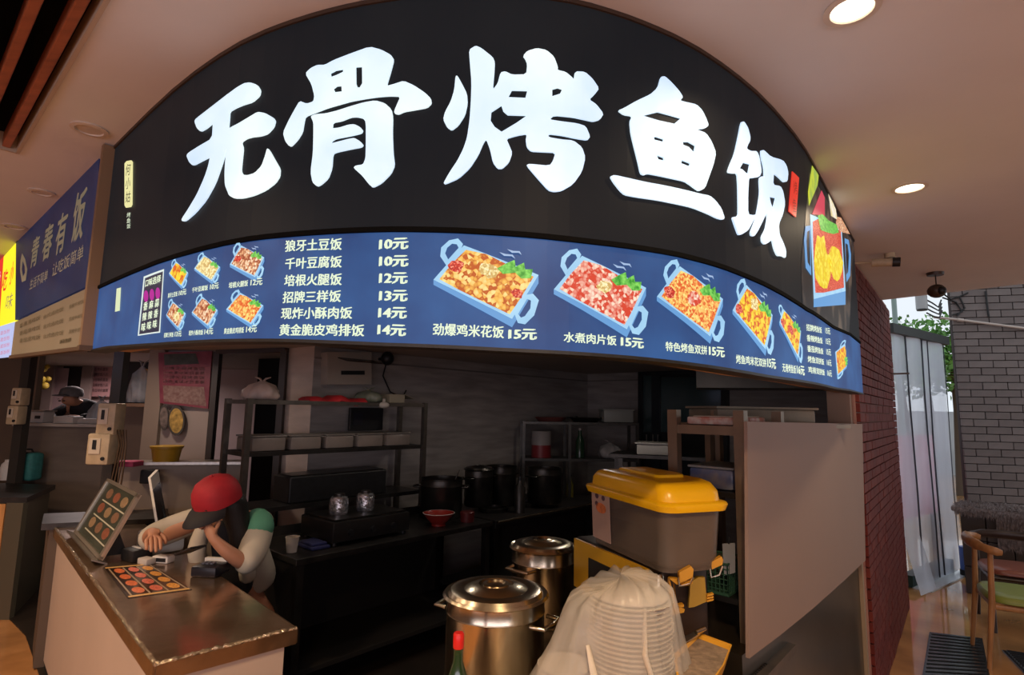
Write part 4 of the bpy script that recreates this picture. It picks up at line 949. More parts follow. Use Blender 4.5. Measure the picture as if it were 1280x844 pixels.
# tub on the ledge, socket box and cable
p = Yp(205, 578, 4.25)
t = thing('yellow_tub', 'round yellow plastic tub standing on the steel ledge', 'tub', (p.x, 4.27, 1.221))
G().lathe([(0, 0), (.085, 0), (.10, .09), (.108, .095), (.108, .105), (.09, .105), (.085, .02), (0, .02)], (p.x, 4.27, 1.221), 28).build('tub_body', mat('mustard_tub', (.42, .24, .015), .45), t, 40)
G().lathe([(.108, .100), (.112, .102), (.112, .112), (0, .118)], (p.x, 4.27, 1.221), 28).build('tub_lid', mat('mustard_tub', (.42, .24, .015), .45), t, 40)
p = Yp(187, 596, 4.23)
t = thing('socket_box', 'black socket box on the half wall below the yellow tub', 'socket', tuple(p)); G().box(p, (.12, .05, .10), bev=.01).build('box_body', black, t); 
G().tube([p + Vector((.05, -.02, .05)), p + Vector((.07, -.03, -.1)), p + Vector((.09, -.02, -.3)), p + Vector((.10, -.01, -.42))], .005).build('power_cord', black, t, 60)
t = flatbox('pink_folder', 143, 577, 166, 584, 4.1, .12, mat('pink_card', (.45, .06, .14), .5), lab='flat pink folder at the left end of the steel ledge', cat='folder', part='cover')

# ================================================================ PEOPLE
def skin_mesh(name, verts, edges, m_, parent, sub=2, root=0, rings=True):
    """one continuous surface grown over a skeleton: verts = [(x, y, z, rx, ry)]"""
    me = bpy.data.meshes.new(name); me.from_pydata([v[:3] for v in verts], edges, []); o = bpy.data.objects.new(name, me); COL.objects.link(o)
    md = o.modifiers.new('s', 'SKIN'); md.use_smooth_shade = True; md.branch_smoothing = .6
    for i, v in enumerate(verts):
        sv = me.skin_vertices[0].data[i]; sv.radius = (v[3], v[4] if len(v) > 4 else v[3]); sv.use_root = (i == root)
    sb = o.modifiers.new('u', 'SUBSURF'); sb.levels = sub; sb.render_levels = sub
    dg = bpy.context.evaluated_depsgraph_get(); me2 = bpy.data.meshes.new_from_object(o.evaluated_get(dg)); bpy.data.objects.remove(o)
    me2.transform(Matrix.Translation(-wloc(parent))); me2.materials.clear(); me2.materials.append(m_)
    for p_ in me2.polygons: p_.use_smooth = True
    o = bpy.data.objects.new(name, me2); COL.objects.link(o); o.parent = parent; return o
class Sk:
    def __init__(s): s.v = []; s.e = []
    def n(s, p, r, frm=None, r2=None):
        s.v.append((*p, r, r2 or r)); i = len(s.v) - 1
        if frm is not None: s.e.append((frm, i))
        return i
def hand(sk, wrist, wi, dirv, palmn, spread, curl, side=1):
    """palm, four unequal fingers and a side thumb grown from the wrist"""
    d = Vector(dirv).normalized(); n = Vector(palmn).normalized(); s = d.cross(n).normalized() * side
    w_ = Vector(wrist); pm = sk.n(w_ + d * .045, .024, wi)
    for k, L_ in enumerate((.068, .078, .072, .056)):
        o = (k - 1.5) * .0185 * spread
        b = sk.n(w_ + d * .085 + s * o, .0105, pm); p = w_ + d * .085 + s * o; a = 0; prev = b
        for j in range(3):
            a += curl * (.5 + .5 * j); dd = d * math.cos(a) + n * math.sin(a); p = p + dd * L_ * (.42, .32, .26)[j]; prev = sk.n(p, (.0092, .0085, .007)[j], prev)
    t0 = sk.n(w_ + d * .03 - s * .030, .012, pm); t1 = sk.n(w_ + d * .055 - s * .05 + n * .012, .0105, t0); sk.n(w_ + d * .082 - s * .052 + n * .028, .008, t1)
skin_c = mat('skin_tone', (.46, .22, .13), .5, 0, 10, .06)
hair_c = mat('black_hair', (.008, .006, .006), .5, 0, 60, .3, .3, stretch=(6, 6, 1))
def headparts(c, f, r, parent, hairm):
    """eyes, brows and mouth for a head centre c facing f"""
    f = Vector(f).normalized(); s = f.cross(Vector((0, 0, 1))).normalized(); u = s.cross(f).normalized()
    for k in (-1, 1):
        G().sph(c + f * r * .90 + s * k * r * .36 + u * r * .02, r * .13, (1, 1, .6), 8, 6).build('eye', mat('eye_dark', (.02, .015, .01), .2), parent, 60)
        G().tube([c + f * r * .93 + s * k * r * q_ + u * r * (.22 + .05 * (q_ == .36)) for q_ in (.2, .36, .52)], .003, 5).build('eyebrow', hairm, parent)
    G().tube([c + f * r * .94 - u * r * .52 + s * r * q_ for q_ in (-.22, 0, .22)], [.003, .006, .003], 6).build('mouth', mat('lip_tone', (.40, .12, .09), .5), parent, 60)
# --- cashier
H = Yp(270, 627, 2.90); f = Vector((-.35, -.80, -.52)).normalized()
cs = thing('person', 'seated person in a red cap, cream and green jacket and black apron at the till', 'person', (-1.45, 3.22, 0))
sk = Sk()
pel = sk.n((-1.42, 3.30, .50), .13, None, .11)
wa = sk.n((-1.44, 3.26, .70), .115, pel, .095); ch = sk.n((-1.46, 3.17, .92), .135, wa, .10); sh_ = sk.n((-1.475, 3.10, 1.04), .115, ch, .085)
nk = sk.n((-1.485, 3.02, 1.115), .050, sh_); hb = sk.n(H + Vector((.02, .05, -.055)), .062, nk); hc = sk.n(H, .088, hb, .085); ht = sk.n(H + Vector((.01, .01, .055)), .072, hc)
sk.n(H + f * .098 + Vector((0, 0, -.005)), .013, hc)
# right arm (left in the picture)
rs_ = sk.n((-1.625, 3.13, 1.045), .058, sh_); re = sk.n((-1.86, 3.02, .945), .045, rs_); rm = sk.n((-1.80, 2.92, .99), .036, re); rwp = Vector((-1.735, 2.83, 1.03)); rw_ = sk.n(rwp, .026, rm)
hand(sk, rwp, rw_, (.55, -.75, -.28), (.1, -.1, -1), 1, .22, -1)
# left arm, hand held to the mouth
ls_ = sk.n((-1.33, 3.08, 1.04), .058, sh_); le = sk.n((-1.285, 2.86, .875), .045, ls_); lm = sk.n((-1.345, 2.80, .945), .034, le); lwp = Vector((-1.415, 2.775, 1.015)); lw_ = sk.n(lwp, .025, lm)
hand(sk, lwp, lw_, (-.45, .25, .55), (-.3, .9, -.2), 1, .45, 1)
# seated legs
for k in (-1, 1):
    hx = sk.n((-1.42 + k * .09, 3.27, .47), .088, pel); kn = sk.n((-1.50 + k * .12, 2.97, .48), .062, hx); an = sk.n((-1.46 + k * .12, 3.02, .11), .042, kn); sk.n((-1.50 + k * .12, 2.90, .045), .036, an)
skin_mesh('body', sk.v, sk.e, skin_c, cs, 2)
headparts(H, f, .098, cs, hair_c)
# jacket: open at the front, sleeves to the elbows
cream = mat('cream_jacket_cloth', (.50, .45, .36), .8, 0, 6, .08, .25)
sk = Sk(); a = sk.n((-1.42, 3.31, .60), .155, None, .13); b = sk.n((-1.44, 3.27, .76), .145, a, .12); c_ = sk.n((-1.455, 3.19, .93), .165, b, .12); d_ = sk.n((-1.475, 3.12, 1.045), .135, c_, .09)
e1 = sk.n((-1.63, 3.14, 1.05), .080, d_); e2 = sk.n((-1.76, 3.10, 1.00), .078, e1); e3 = sk.n((-1.875, 3.03, .95), .072, e2); sk.n((-1.825, 2.945, .955), .058, e3)
e1 = sk.n((-1.32, 3.08, 1.045), .082, d_); e2 = sk.n((-1.285, 2.98, .965), .082, e1); e3 = sk.n((-1.275, 2.87, .885), .080, e2); sk.n((-1.30, 2.825, .90), .064, e3)
jk = skin_mesh('jacket', sk.v, sk.e, cream, cs, 2)
sk = Sk(); a = sk.n((-1.365, 3.075, 1.085), .045); b = sk.n((-1.30, 3.04, 1.045), .076, a); sk.n((-1.262, 2.955, .975), .079, b)
skin_mesh('green_shoulder_panel', sk.v, sk.e, mat('green_jacket_cloth', (.09, .30, .19), .8, 0, 6, .1, .2), cs, 2)
# apron / dark top in the jacket opening
sk = Sk(); a = sk.n((-1.44, 3.13, .62), .115, None, .07); b = sk.n((-1.45, 3.085, .80), .12, a, .07); c_ = sk.n((-1.46, 3.035, .96), .105, b, .07); sk.n((-1.475, 3.01, 1.06), .075, c_, .055)
skin_mesh('apron', sk.v, sk.e, mat('black_apron_cloth', (.010, .010, .013), .8, 0, 8, .3), cs, 2)
for q_ in (((-1.575, 3.03, 1.05), (-1.60, 2.985, .92), (-1.58, 3.03, .74)), ((-1.375, 3.0, 1.05), (-1.335, 2.96, .92), (-1.34, 3.03, .74))):
    sk = Sk(); a = sk.n(q_[0], .040); b = sk.n(q_[1], .048, a); sk.n(q_[2], .045, b); skin_mesh('lapel', sk.v, sk.e, cream, cs, 1)
# hair falling behind the shoulders
sk = Sk(); a = sk.n(H + Vector((.035, .035, .03)), .090); b = sk.n(H + Vector((.075, .055, -.05)), .07, a); c_ = sk.n(H + Vector((.10, .065, -.16)), .058, b); sk.n(H + Vector((.10, .07, -.27)), .040, c_)
skin_mesh('hair', sk.v, sk.e, hair_c, cs, 2)
sk = Sk(); a = sk.n(H + Vector((-.075, .02, .0)), .028); b = sk.n(H + Vector((-.082, .0, -.06)), .02, a); sk.n(H + Vector((-.07, -.01, -.12)), .012, b); skin_mesh('hair_strand', sk.v, sk.e, hair_c, cs, 2)
# cap
rot = Vector((0, 0, 1)).rotation_difference((Vector((0, 0, 1)) + f * .38).normalized()).to_matrix()
g = G(); prof = [(.114, -.012), (.116, .02), (.108, .06), (.085, .095), (.045, .118), (0, .124)]
g.lathe(prof, (0, 0, 0), 36, lambda a, z: 1 + .012 * math.cos(6 * a))
for v in g.bm.verts: v.co = rot @ v.co + H + Vector((.005, .005, .012)) - f * .0
g.build('cap_crown', mat('red_cap_cloth', (.36, .012, .022), .7, 0, 20, .12, .1), cs, 60)
g = G(); fh = Vector((f.x, f.y, 0)).normalized(); sd_ = fh.cross(Vector((0, 0, 1)))
N = 14; rows_ = []
for j, (ro, dz) in enumerate(((.100, .0), (.150, -.016), (.195, -.045))):
    rows_.append([g.bm.verts.new(rot @ ((fh * math.cos(t_) * ro + sd_ * math.sin(t_) * min(ro, .112)) + Vector((0, 0, dz - .006 * abs(math.sin(t_)) ** 2))) + H + Vector((.005, .005, .012))) for t_ in [(-1.25 + 2.5 * i / N) for i in range(N + 1)]])
for a, b in zip(rows_, rows_[1:]):
    for i in range(N): g.bm.faces.new((a[i], a[i + 1], b[i + 1], b[i]))
ex_ = bmesh.ops.extrude_face_region(g.bm, geom=g.bm.faces[:]); 
for v in ex_['geom']:
    if isinstance(v, bmesh.types.BMVert): v.co.z -= .005
g.build('cap_brim', mat('black_cap_cloth', (.012, .010, .012), .7), cs, 50)
G().sph(rot @ Vector((0, 0, .124)) + H + Vector((.005, .005, .012)), .009).build('cap_button', mat('red_cap_cloth', (.36, .012, .022), .7), cs, 60)
# phone under the hand
ph = Yp(238, 688, 2.70)
t = thing('smartphone', 'dark smartphone held in the cashier\'s right hand', 'phone', tuple(ph)); rr = Matrix.Rotation(R(-35), 3, 'Z') @ Matrix.Rotation(R(-20), 3, 'Y')
G().box(ph, (.15, .075, .009), rot=rr, bev=.003).build('phone_body', black, t); G().box(ph + rr @ Vector((0, 0, .0052)), (.14, .068, .001), rot=rr).build('phone_screen', mat('screen_dark', (.01, .01, .01), .15), t)
# stool
t = thing('stool', 'brown stool under the seated cashier', 'stool', (-1.40, 3.34, 0))
G().lathe([(0, .36), (.16, .36), (.17, .375), (.16, .39), (0, .39)], (-1.40, 3.34, 0), 24).build('seat', mat('brown_stool', (.12, .06, .03), .5), t, 40)
for k in range(4):
    a = k * math.pi / 2 + .5; G().cyl((-1.40 + .11 * math.cos(a), 3.34 + .11 * math.sin(a), .36), (-1.40 + .15 * math.cos(a), 3.34 + .15 * math.sin(a), .01), .014).build('leg', mat('brown_stool', (.12, .06, .03), .5), t, 40)
# --- far worker
H2 = Yp(88, 497, 6.15); f2 = Vector((-.35, -.85, -.45)).normalized()
wk = thing('person', 'far worker in black with a grey cap leaning over the hatch', 'person', (H2.x + .05, 6.42, 0))
sk = Sk(); cx = H2.x; pel = sk.n((cx + .08, 6.50, .95), .14, None, .11); wa = sk.n((cx + .08, 6.48, 1.15), .12, pel, .10); ch = sk.n((cx + .06, 6.42, 1.42), .145, wa, .11); sh_ = sk.n((cx + .04, 6.30, 1.59), .12, ch, .09)
nk = sk.n((cx + .02, 6.24, 1.64), .052, sh_); hb = sk.n(H2 + Vector((.01, .04, -.06)), .066, nk); hc = sk.n(H2, .092, hb); sk.n(H2 + Vector((0, 0, .055)), .075, hc); sk.n(H2 + f2 * .10, .014, hc)
for k in (-1, 1):
    s0 = sk.n((cx + .04 + k * .17, 6.31, 1.58), .06, sh_); e0 = sk.n((cx + .05 + k * .26, 6.18, 1.44 + .0), .048, s0); wp = Vector((cx + .02 + k * .08, 6.0, 1.49)); w0 = sk.n(wp, .03, e0)
    hand(sk, wp, w0, (-k * .5, -.5, -.3), (0, -.2, -1), 1, .3, k)
for k in (-1, 1):
    hx = sk.n((cx + .08 + k * .09, 6.5, .88), .09, pel); kn = sk.n((cx + .08 + k * .10, 6.47, .48), .062, hx); an = sk.n((cx + .08 + k * .10, 6.5, .10), .042, kn); sk.n((cx + .08 + k * .10, 6.38, .045), .036, an)
skin_mesh('body', sk.v, sk.e, skin_c, wk, 2); headparts(H2, f2, .10, wk, hair_c)
sk = Sk(); a = sk.n((cx + .08, 6.50, 1.0), .155, None, .13); b = sk.n((cx + .07, 6.45, 1.25), .15, a, .12); c_ = sk.n((cx + .05, 6.38, 1.48), .165, b, .12); d_ = sk.n((cx + .04, 6.30, 1.60), .150, c_, .11); sk.n((cx + .025, 6.24, 1.655), .085, d_)
for k in (-1, 1):
    e1 = sk.n((cx + .04 + k * .17, 6.31, 1.585), .08, d_); e2 = sk.n((cx + .05 + k * .265, 6.17, 1.475), .062, e1); sk.n((cx + .035 + k * .14, 6.06, 1.48), .046, e2)
skin_mesh('shirt', sk.v, sk.e, mat('black_shirt', (.012, .012, .016), .8, 0, 8, .3), wk, 2)
g = G(); g.lathe([(.106, -.01), (.110, .02), (.10, .07), (.05, .10), (0, .105)], (H2.x, H2.y + .01, H2.z + .02), 28); g.build('cap_crown', mat('grey_cap_cloth', (.12, .11, .11), .8, 0, 20, .2), wk, 60)
g = G(); g.sph((H2.x - .03, H2.y - .09, H2.z + .02), .085, (1, 1, .12)); g.build('cap_brim', mat('grey_cap_cloth', (.12, .11, .11), .8), wk, 60)
# ================================================================ KITCHEN
U, V = Vector((.67, .742)), Vector((-.742, .67))        # along the kitchen wall / towards the wall
KA = math.atan2(U.y, U.x)
T0 = Vector((-1.177, 3.242))                              # near corner of the preparation table
def kp(u, v, z): q = T0 + U * u + V * v; return Vector((q.x, q.y, z))
def kbox(g, u0, u1, v0, v1, z0, z1, bev=0): 
    c = kp((u0 + u1) / 2, (v0 + v1) / 2, (z0 + z1) / 2); g.box(c, (abs(u1 - u0), abs(v1 - v0), abs(z1 - z0)), rz=KA, bev=bev); return g
TL = 1.58
kt = thing('preparation_table', 'long dark steel preparation table standing in the kitchen behind the till', 'table', tuple(kp(TL / 2, .32, .0)))
kbox(G(), 0, TL, 0, .64, .765, .80, .004).build('table_top', steel_dark, kt)
kbox(G(), .03, TL - .03, .03, .61, .16, .185).build('lower_shelf', mat('under_table_shade', (.02, .018, .016), .6), kt)  # shelf colour darkened to stand for the shade under the table
for u, v in ((.04, .04), (.04, .60), (TL - .04, .04), (TL - .04, .60)): kbox(G(), u - .022, u + .022, v - .022, v + .022, .009, .765).build('leg', steel_dark, kt)
kbox(G(), .0, TL, .625, .64, .80, .86).build('splash_rim', steel_dark, kt)
def lathe_t(name, lab, cat, c, prof, n=32, m_=steel, part='body', sm=40, group=None):
    t = thing(name, lab, cat, tuple(c), group=group); G().lathe(prof, tuple(c), n).build(part, m_, t, sm); return t
def pot(name, lab, c, r, h, m_=steel, lid=True, handles=True, ang=0, lidm=None):
    t = lathe_t(name, lab, 'pot', c, [(0, 0), (r * .97, 0), (r, r * .04), (r, h * .80), (r * 1.012, h * .80 + .004), (r, h * .80 + .008), (r, h - .008), (r * 1.03, h - .004), (r * 1.03, h), (r * .97, h - .002), (r * .96, h * .1), (0, h * .1)], 48, m_, 'pot_body')
    if lid:
        R_ = r * 1.05; z = h
        G().lathe([(R_, z - .004), (R_ + .006, z), (R_, z + .008), (R_ * .93, z + .004), (R_ * .88, z + .016), (R_ * .74, z + .022), (R_ * .62, z + .018), (R_ * .5, z + .028), (R_ * .34, z + .033), (R_ * .30, z + .026), (0, z + .028)], tuple(c), 56).build('lid', lidm or m_, t, 35)
        G().lathe([(r * .26, z + .026), (r * .27, z + .034), (r * .2, z + .036), (r * .17, z + .029), (r * .08, z + .031), (0, z + .033)], tuple(c), 40).build('lid_knob', lidm or m_, t, 35)
    if handles:
        for k in (0, math.pi):
            a = ang + k; d = Vector((math.cos(a), math.sin(a), 0)); s = Vector((-d.y, d.x, 0)); cc = Vector(c) + Vector((0, 0, h * .78))
            G().tube([cc + d * r * .99 + s * .06, cc + d * (r + .045) + s * .055, cc + d * (r + .052), cc + d * (r + .045) - s * .055, cc + d * r * .99 - s * .06], .0075, 8).build('handle', m_, t, 60)
    return t
dpot = mat('sooty_steel', (.06, .055, .05), .35, .9, 9, .4, .1)
kbox(G(), .02, TL - .02, .585, .60, .19, .76).build('shade_sheet', mat('under_table_shade', (.02, .018, .016), .6), kt); kbox(G(), .03, .045, .05, .58, .19, .76).build('side_shade_sheet', mat('under_table_shade', (.02, .018, .016), .6), kt)  # black sheets added where there is only shade under the table
# griddle with glass jars
u0, u1 = .28, .86
gt = thing('griddle', 'black boxy griddle with steel front on the preparation table', 'griddle', tuple(kp(.57, .3, .802)))
kbox(G(), u0, u1, .10, .50, .822, .945, .01).build('griddle_body', mat('griddle_grey', (.035, .032, .03), .35, .6, 9, .2), gt, 40)
kbox(G(), u0 + .02, u1 - .02, .12, .48, .945, .957, .004).build('hot_plate', dpot, gt)
for k in range(3): G().cyl(kp(u0 + .12 + k * .16, .10, .875), kp(u0 + .12 + k * .16, .075, .875), .018, n=16).build('knob', black, gt, 40)
for u in (u0 + .03, u1 - .03):
    for v in (.13, .47): G().cyl(kp(u, v, .802), kp(u, v, .824), .015).build('foot', black, gt, 40)
jar_m = mat('shiny_wrap', (.5, .5, .52), .12, .8, 40, .6, .8)
for k, (px_, py_, lab) in enumerate([(428, 618, 'left of two foil-wrapped glass jars on the griddle'), (463, 618, 'right of two foil-wrapped glass jars on the griddle')]):
    c = kp(.42 + k * .20, .28, .959); t = lathe_t('glass_jar', lab, 'jar', c, [(0, 0), (.055, 0), (.06, .02), (.06, .09), (.05, .11), (.03, .115)], 18, jar_m, 'jar_body')
    G().lathe([(.034, .112), (.036, .118), (.034, .13), (0, .132)], tuple(c), 18).build('jar_lid', steel_dark, t, 40)
c = kp(.06, .17, .802); 
lathe_t('paper_cup', 'white paper cup at the left end of the preparation table', 'cup', c, [(0, 0), (.028, 0), (.038, .085), (.041, .087), (.036, .088), (.027, .006), (0, .006)], 20, mat('paper_white', (.42, .38, .33), .7), 'cup_body')
t = thing('blue_cloth', 'folded dark blue cloth beside the white paper cup', 'cloth', tuple(kp(.24, .20, .802)))
kbox(G(), .15, .27, .10, .30, .802, .822, .008).build('lower_fold', mat('navy_cloth', (.010, .014, .07), .8, 0, 12, .3, .3), t, 40); kbox(G(), .16, .26, .12, .27, .822, .838, .007).build('upper_fold', mat('navy_cloth', (.010, .014, .07), .8), t, 40)
c = kp(1.17, .16, .802); t = lathe_t('red_bowl', 'red bowl with white inside on the right half of the preparation table', 'bowl', c, [(0, 0), (.05, 0), (.05, .014), (.085, .05), (.115, .088), (.112, .09), (.08, .052), (.0, .02)], 32, mat('red_enamel', (.28, .022, .015), .3), 'bowl_body')
G().lathe([(.1125, .0905), (.1155, .0885), (.1165, .0905), (.1135, .093)], tuple(c), 32).build('white_rim', mat('white_enamel', (.5, .46, .42), .3), t, 40)
c = kp(1.40, .40, .802); t = pot('stock_pot', 'dark open stock pot with a ladle at the right end of the preparation table', tuple(c), .165, .30, dpot, lid=False)
G().cyl(c + Vector((.05, 0, .12)), c + Vector((.13, .05, .36)), .006).build('ladle_handle', steel_dark, t, 40)
c = kp(1.42, .12, .802); lathe_t('red_pepper_pot', 'small dark red pot between the bowl and the open stock pot', 'pot', c, [(0, 0), (.05, 0), (.055, .07), (.05, .075), (0, .077)], 20, mat('dark_red_plastic', (.09, .012, .012), .4), 'pot_body')
# steel shelving on the wall side
RU0, RU1, RV0, RV1 = -.035, 1.42, .67, 1.01
rk = thing('shelving_rack', 'steel shelving rack of two levels standing behind the preparation table', 'rack', tuple(kp(.7, .84, 0)))
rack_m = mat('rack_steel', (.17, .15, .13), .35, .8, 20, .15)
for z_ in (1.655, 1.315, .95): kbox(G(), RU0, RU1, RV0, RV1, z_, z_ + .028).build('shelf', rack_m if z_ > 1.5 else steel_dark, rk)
for u in (RU0, RU1):
    for v in (RV0, RV1): kbox(G(), u - .018, u + .018, v - .018, v + .018, .009, 1.69).build('post', rack_m, rk)
c = kp(.10, .80, 1.684); bag('tied_white_bag', 'knotted pinkish white plastic bag on top of the shelving rack, left end', tuple(c), .24, .13, mat('pinkish_bag', (.42, .33, .29), .45, 0, 6, .15, .2), d_=.18, seed=12)
t = thing('red_cloth', 'flat red cloth lying on the top of the shelving rack', 'cloth', tuple(kp(.62, .75, 1.684)))
g = G(); N = 16
vv = [[g.bm.verts.new(kp(.40 + .46 * i / N, .67 + .2 * j / 5, 1.70 + .028 * math.sin(i * .9) * .5 + .02 * (1 - abs(i / N - .5) * 2) - (.03 if j == 0 else 0))) for j in range(6)] for i in range(N + 1)]
for i in range(N):
    for j in range(5): g.bm.faces.new((vv[i][j], vv[i + 1][j], vv[i + 1][j + 1], vv[i][j + 1]))
r_ = bmesh.ops.extrude_face_region(g.bm, geom=g.bm.faces[:])
for v in r_['geom']:
    if isinstance(v, bmesh.types.BMVert): v.co.z -= .014
g.build('cloth_sheet', mat('bright_red_cloth', (.42, .015, .02), .75, 0, 10, .15), t, 60)
bag('clear_bag_of_greens', 'greenish clear bag on the rack top right of the red cloth', tuple(kp(.97, .83, 1.684)), .22, .10, mat('greenish_plastic', (.17, .18, .13), .35, 0, 9, .4, .4, alpha=.9), d_=.17, seed=7)
t = thing('open_carton', 'small tan open carton at the right end of the rack top', 'box', tuple(kp(1.2, .84, 1.684)))
kbox(G(), 1.12, 1.27, .75, .92, 1.685, 1.755, .003).build('carton_body', mat('pale_carton', (.36, .31, .22), .8, 0, 8, .1), t)
g = G(); g.prism([kp(1.27, .75, 1.755), kp(1.27, .92, 1.755), kp(1.37, .92, 1.72), kp(1.37, .75, 1.72)], (0, 0, .003)); g.build('flap', mat('pale_carton', (.36, .31, .22), .8), t)
t = thing('white_sachet', 'small white sachet hanging over the front of the rack top', 'sachet', tuple(kp(.97, .66, 1.66)))
G().sph(kp(1.0, .66, 1.665), .045, (1, .6, .55)).build('sachet_body', mat('paper_white', (.42, .38, .33), .7), t, 60); kbox(G(), .99, 1.01, .655, .665, 1.68, 1.715).build('sachet_tab', mat('paper_white', (.42, .38, .33), .7), t)
tubm = mat('frosted_tub', (.20, .165, .14), .35, 0, 6, .25, .1)
for k in range(5):
    c = kp(.13 + .265 * k, .82, 1.343); labs = ['first frosted food tub from the left on the middle shelf', 'second frosted food tub from the left on the middle shelf', 'middle frosted food tub of five on the middle shelf', 'second frosted food tub from the right on the middle shelf', 'rightmost frosted food tub on the middle shelf']
    t = thing('food_tub', labs[k], 'tub', tuple(c), group='frosted food tubs on the middle rack shelf')
    kbox(G(), .13 + .265 * k - .115, .13 + .265 * k + .115, .70, .95, 1.344, 1.435, .012).build('tub_body', tubm, t, 40)
    kbox(G(), .13 + .265 * k - .12, .13 + .265 * k + .12, .695, .955, 1.435, 1.447, .004).build('tub_lid', mat('tub_lid', (.17, .15, .13), .4), t)
t = thing('dark_crate', 'low dark crate on the bottom level of the shelving rack', 'crate', tuple(kp(.7, .84, .979))); kbox(G(), .3, 1.1, .72, .96, .979, 1.16, .01).build('crate_body', black, t); kbox(G(), .32, 1.08, .74, .94, 1.158, 1.166).build('crate_lid', dpot, t)
t = thing('speaker_box', 'black box hanging under the rack top shelf, right of centre', 'box', tuple(kp(.98, .84, 1.345))) 
kbox(G(), .90, 1.22, .97, 1.0, 1.455, 1.64, .006).build('box_shell', black, t); kbox(G(), .93, 1.02, .965, .972, 1.50, 1.60).build('vent', mat('navy_black_plastic', (.015, .015, .022), .35), t)
# things fixed on the kitchen wall
def wbox(S, x0, y0, x1, y1, off, th, m_, parent, name):
    g = G(); S.wrap([[(x0, y0), (x1, y0), (x1, y1), (x0, y1)]], off, th, g=g); return g.build(name, m_, parent)
t = thing('wall_cabinet', 'pale wall-mounted box with a dark flap above the rack', 'cabinet', tuple(WA.pos(WA.at(430, 470).x, 1.9, .1)))
wbox(WA, 401, 441, 456, 481, .0, .10, mat('pale_box_paint', (.34, .29, .24), .5, 0, 4, .05), t, 'cabinet_body')
g = G(); a = WA.pos(WA.at(414, 450).x, 2.03, .10); b = WA.pos(WA.at(457, 450).x, 2.03, .10); nn = WA.N[0]; n3 = Vector((nn.x, nn.y, 0))
g.prism([a, b, b + n3 * .14 + Vector((0, 0, -.03)), a + n3 * .14 + Vector((0, 0, -.03))], (0, 0, .008)); g.build('dark_flap', mat('dark_brown_metal', (.04, .025, .02), .35), t)
wbox(WA, 418, 464, 447, 469, .10, .004, black, t, 'slot')
t = thing('wall_fan', 'small black wall fan with hanging cable right of the wall box', 'fan', tuple(WA.pos(WA.at(474, 450).x, 1.97, .1)))
c = WA.pos(WA.at(474, 449).x, WA.at(474, 449).y, .12); G().sph(c, .055, (1, 1, 1.1)).build('fan_head', black, t, 50); G().cyl(c, WA.pos(WA.at(474, 449).x, WA.at(474, 449).y, .0), .012).build('bracket', black, t, 40)
g = G(); g.tube([c, WA.pos(WA.at(477, 470).x, WA.at(477, 470).y, .02), WA.pos(WA.at(486, 490).x, WA.at(486, 490).y, .02), WA.pos(WA.at(500, 498).x, WA.at(500, 498).y, .03), WA.pos(WA.at(506, 488).x, WA.at(506, 488).y, .02)], .006, 6); g.build('cable', black, t, 60)
# tile joints and cornice on the kitchen walls
g = G()
o = WA.wrap([[WA.P[0] * 0 + Vector((0, 2.02)), Vector((WA.S[-1], 2.02)), Vector((WA.S[-1], 2.035)), Vector((0, 2.035))]], .0, .012, pixels=False).build('trim_9', mat('cornice_grey', (.17, .15, .14), .5)); o['kind'] = 'structure'
o = WB.wrap([[Vector((0, 2.02)), Vector((WB.S[-1], 2.02)), Vector((WB.S[-1], 2.035)), Vector((0, 2.035))]], .0, .012, pixels=False).build('trim_10', mat('cornice_grey', (.17, .15, .14), .5)); o['kind'] = 'structure'
# second table along the wall with pots, under a second rack
S0, S1 = TL + .03, 3.0
st2 = thing('stove_table', 'black cooking table with a bright front rail right of the preparation table', 'table', tuple(kp((S0 + S1) / 2, .35, 0)))
kbox(G(), S0, S1, 0, .75, .74, .80, .004).build('table_top', mat('sooty_black', (.02, .018, .017), .4, .3, 8, .3), st2)
G().cyl(kp(S0, -.02, .79), kp(S1, -.02, .79), .011).build('front_rail', steel, st2, 40)
kbox(G(), S0 + .03, S1 - .03, .05, .70, .2, .23).build('lower_shelf', mat('under_table_shade', (.02, .018, .016), .6), st2)  # under-table shade put into the shelf colour
for u in (S0 + .04, S1 - .04):
    for v in (.05, .69): kbox(G(), u - .025, u + .025, v - .025, v + .025, .009, .74).build('leg', dpot, st2)
for k in range(2): G().lathe([(.12, 0), (.13, .03), (.10, .035), (.10, .0)], tuple(kp(S0 + .28 + k * .42, .30, .801)), 24).build('burner', dpot, st2, 40)
for (u, v, r_, h_, lab) in [(1.83, .42, .12, .30, 'left dark stock pot on the cooking table'), (2.17, .48, .14, .34, 'middle dark stock pot on the cooking table'), (2.40, .16, .15, .30, 'right dark stock pot nearest the front of the cooking table')]:
    pot('stock_pot', lab, tuple(kp(u, v, .802 + (.036 if v < .45 else 0))), r_, h_, dpot, lid=(u < 2), ang=KA)
c = kp(2.0, .10, .802); t = lathe_t('steel_flask', 'slim steel flask between the pots on the cooking table', 'flask', c, [(0, 0), (.045, 0), (.045, .2), (.02, .24), (.02, .26), (0, .262)], 20, steel_dark, 'flask_body'); G().cyl(c + Vector((0, 0, .262)), c + Vector((0, 0, .29)), .018).build('stopper', black, t, 40)
kbox(G(), S0 + .02, S1 - .02, .10, .12, .235, .735).build('shade_sheet', mat('under_table_shade', (.02, .018, .016), .6), st2)  # black sheet added for the shade below the cooking table
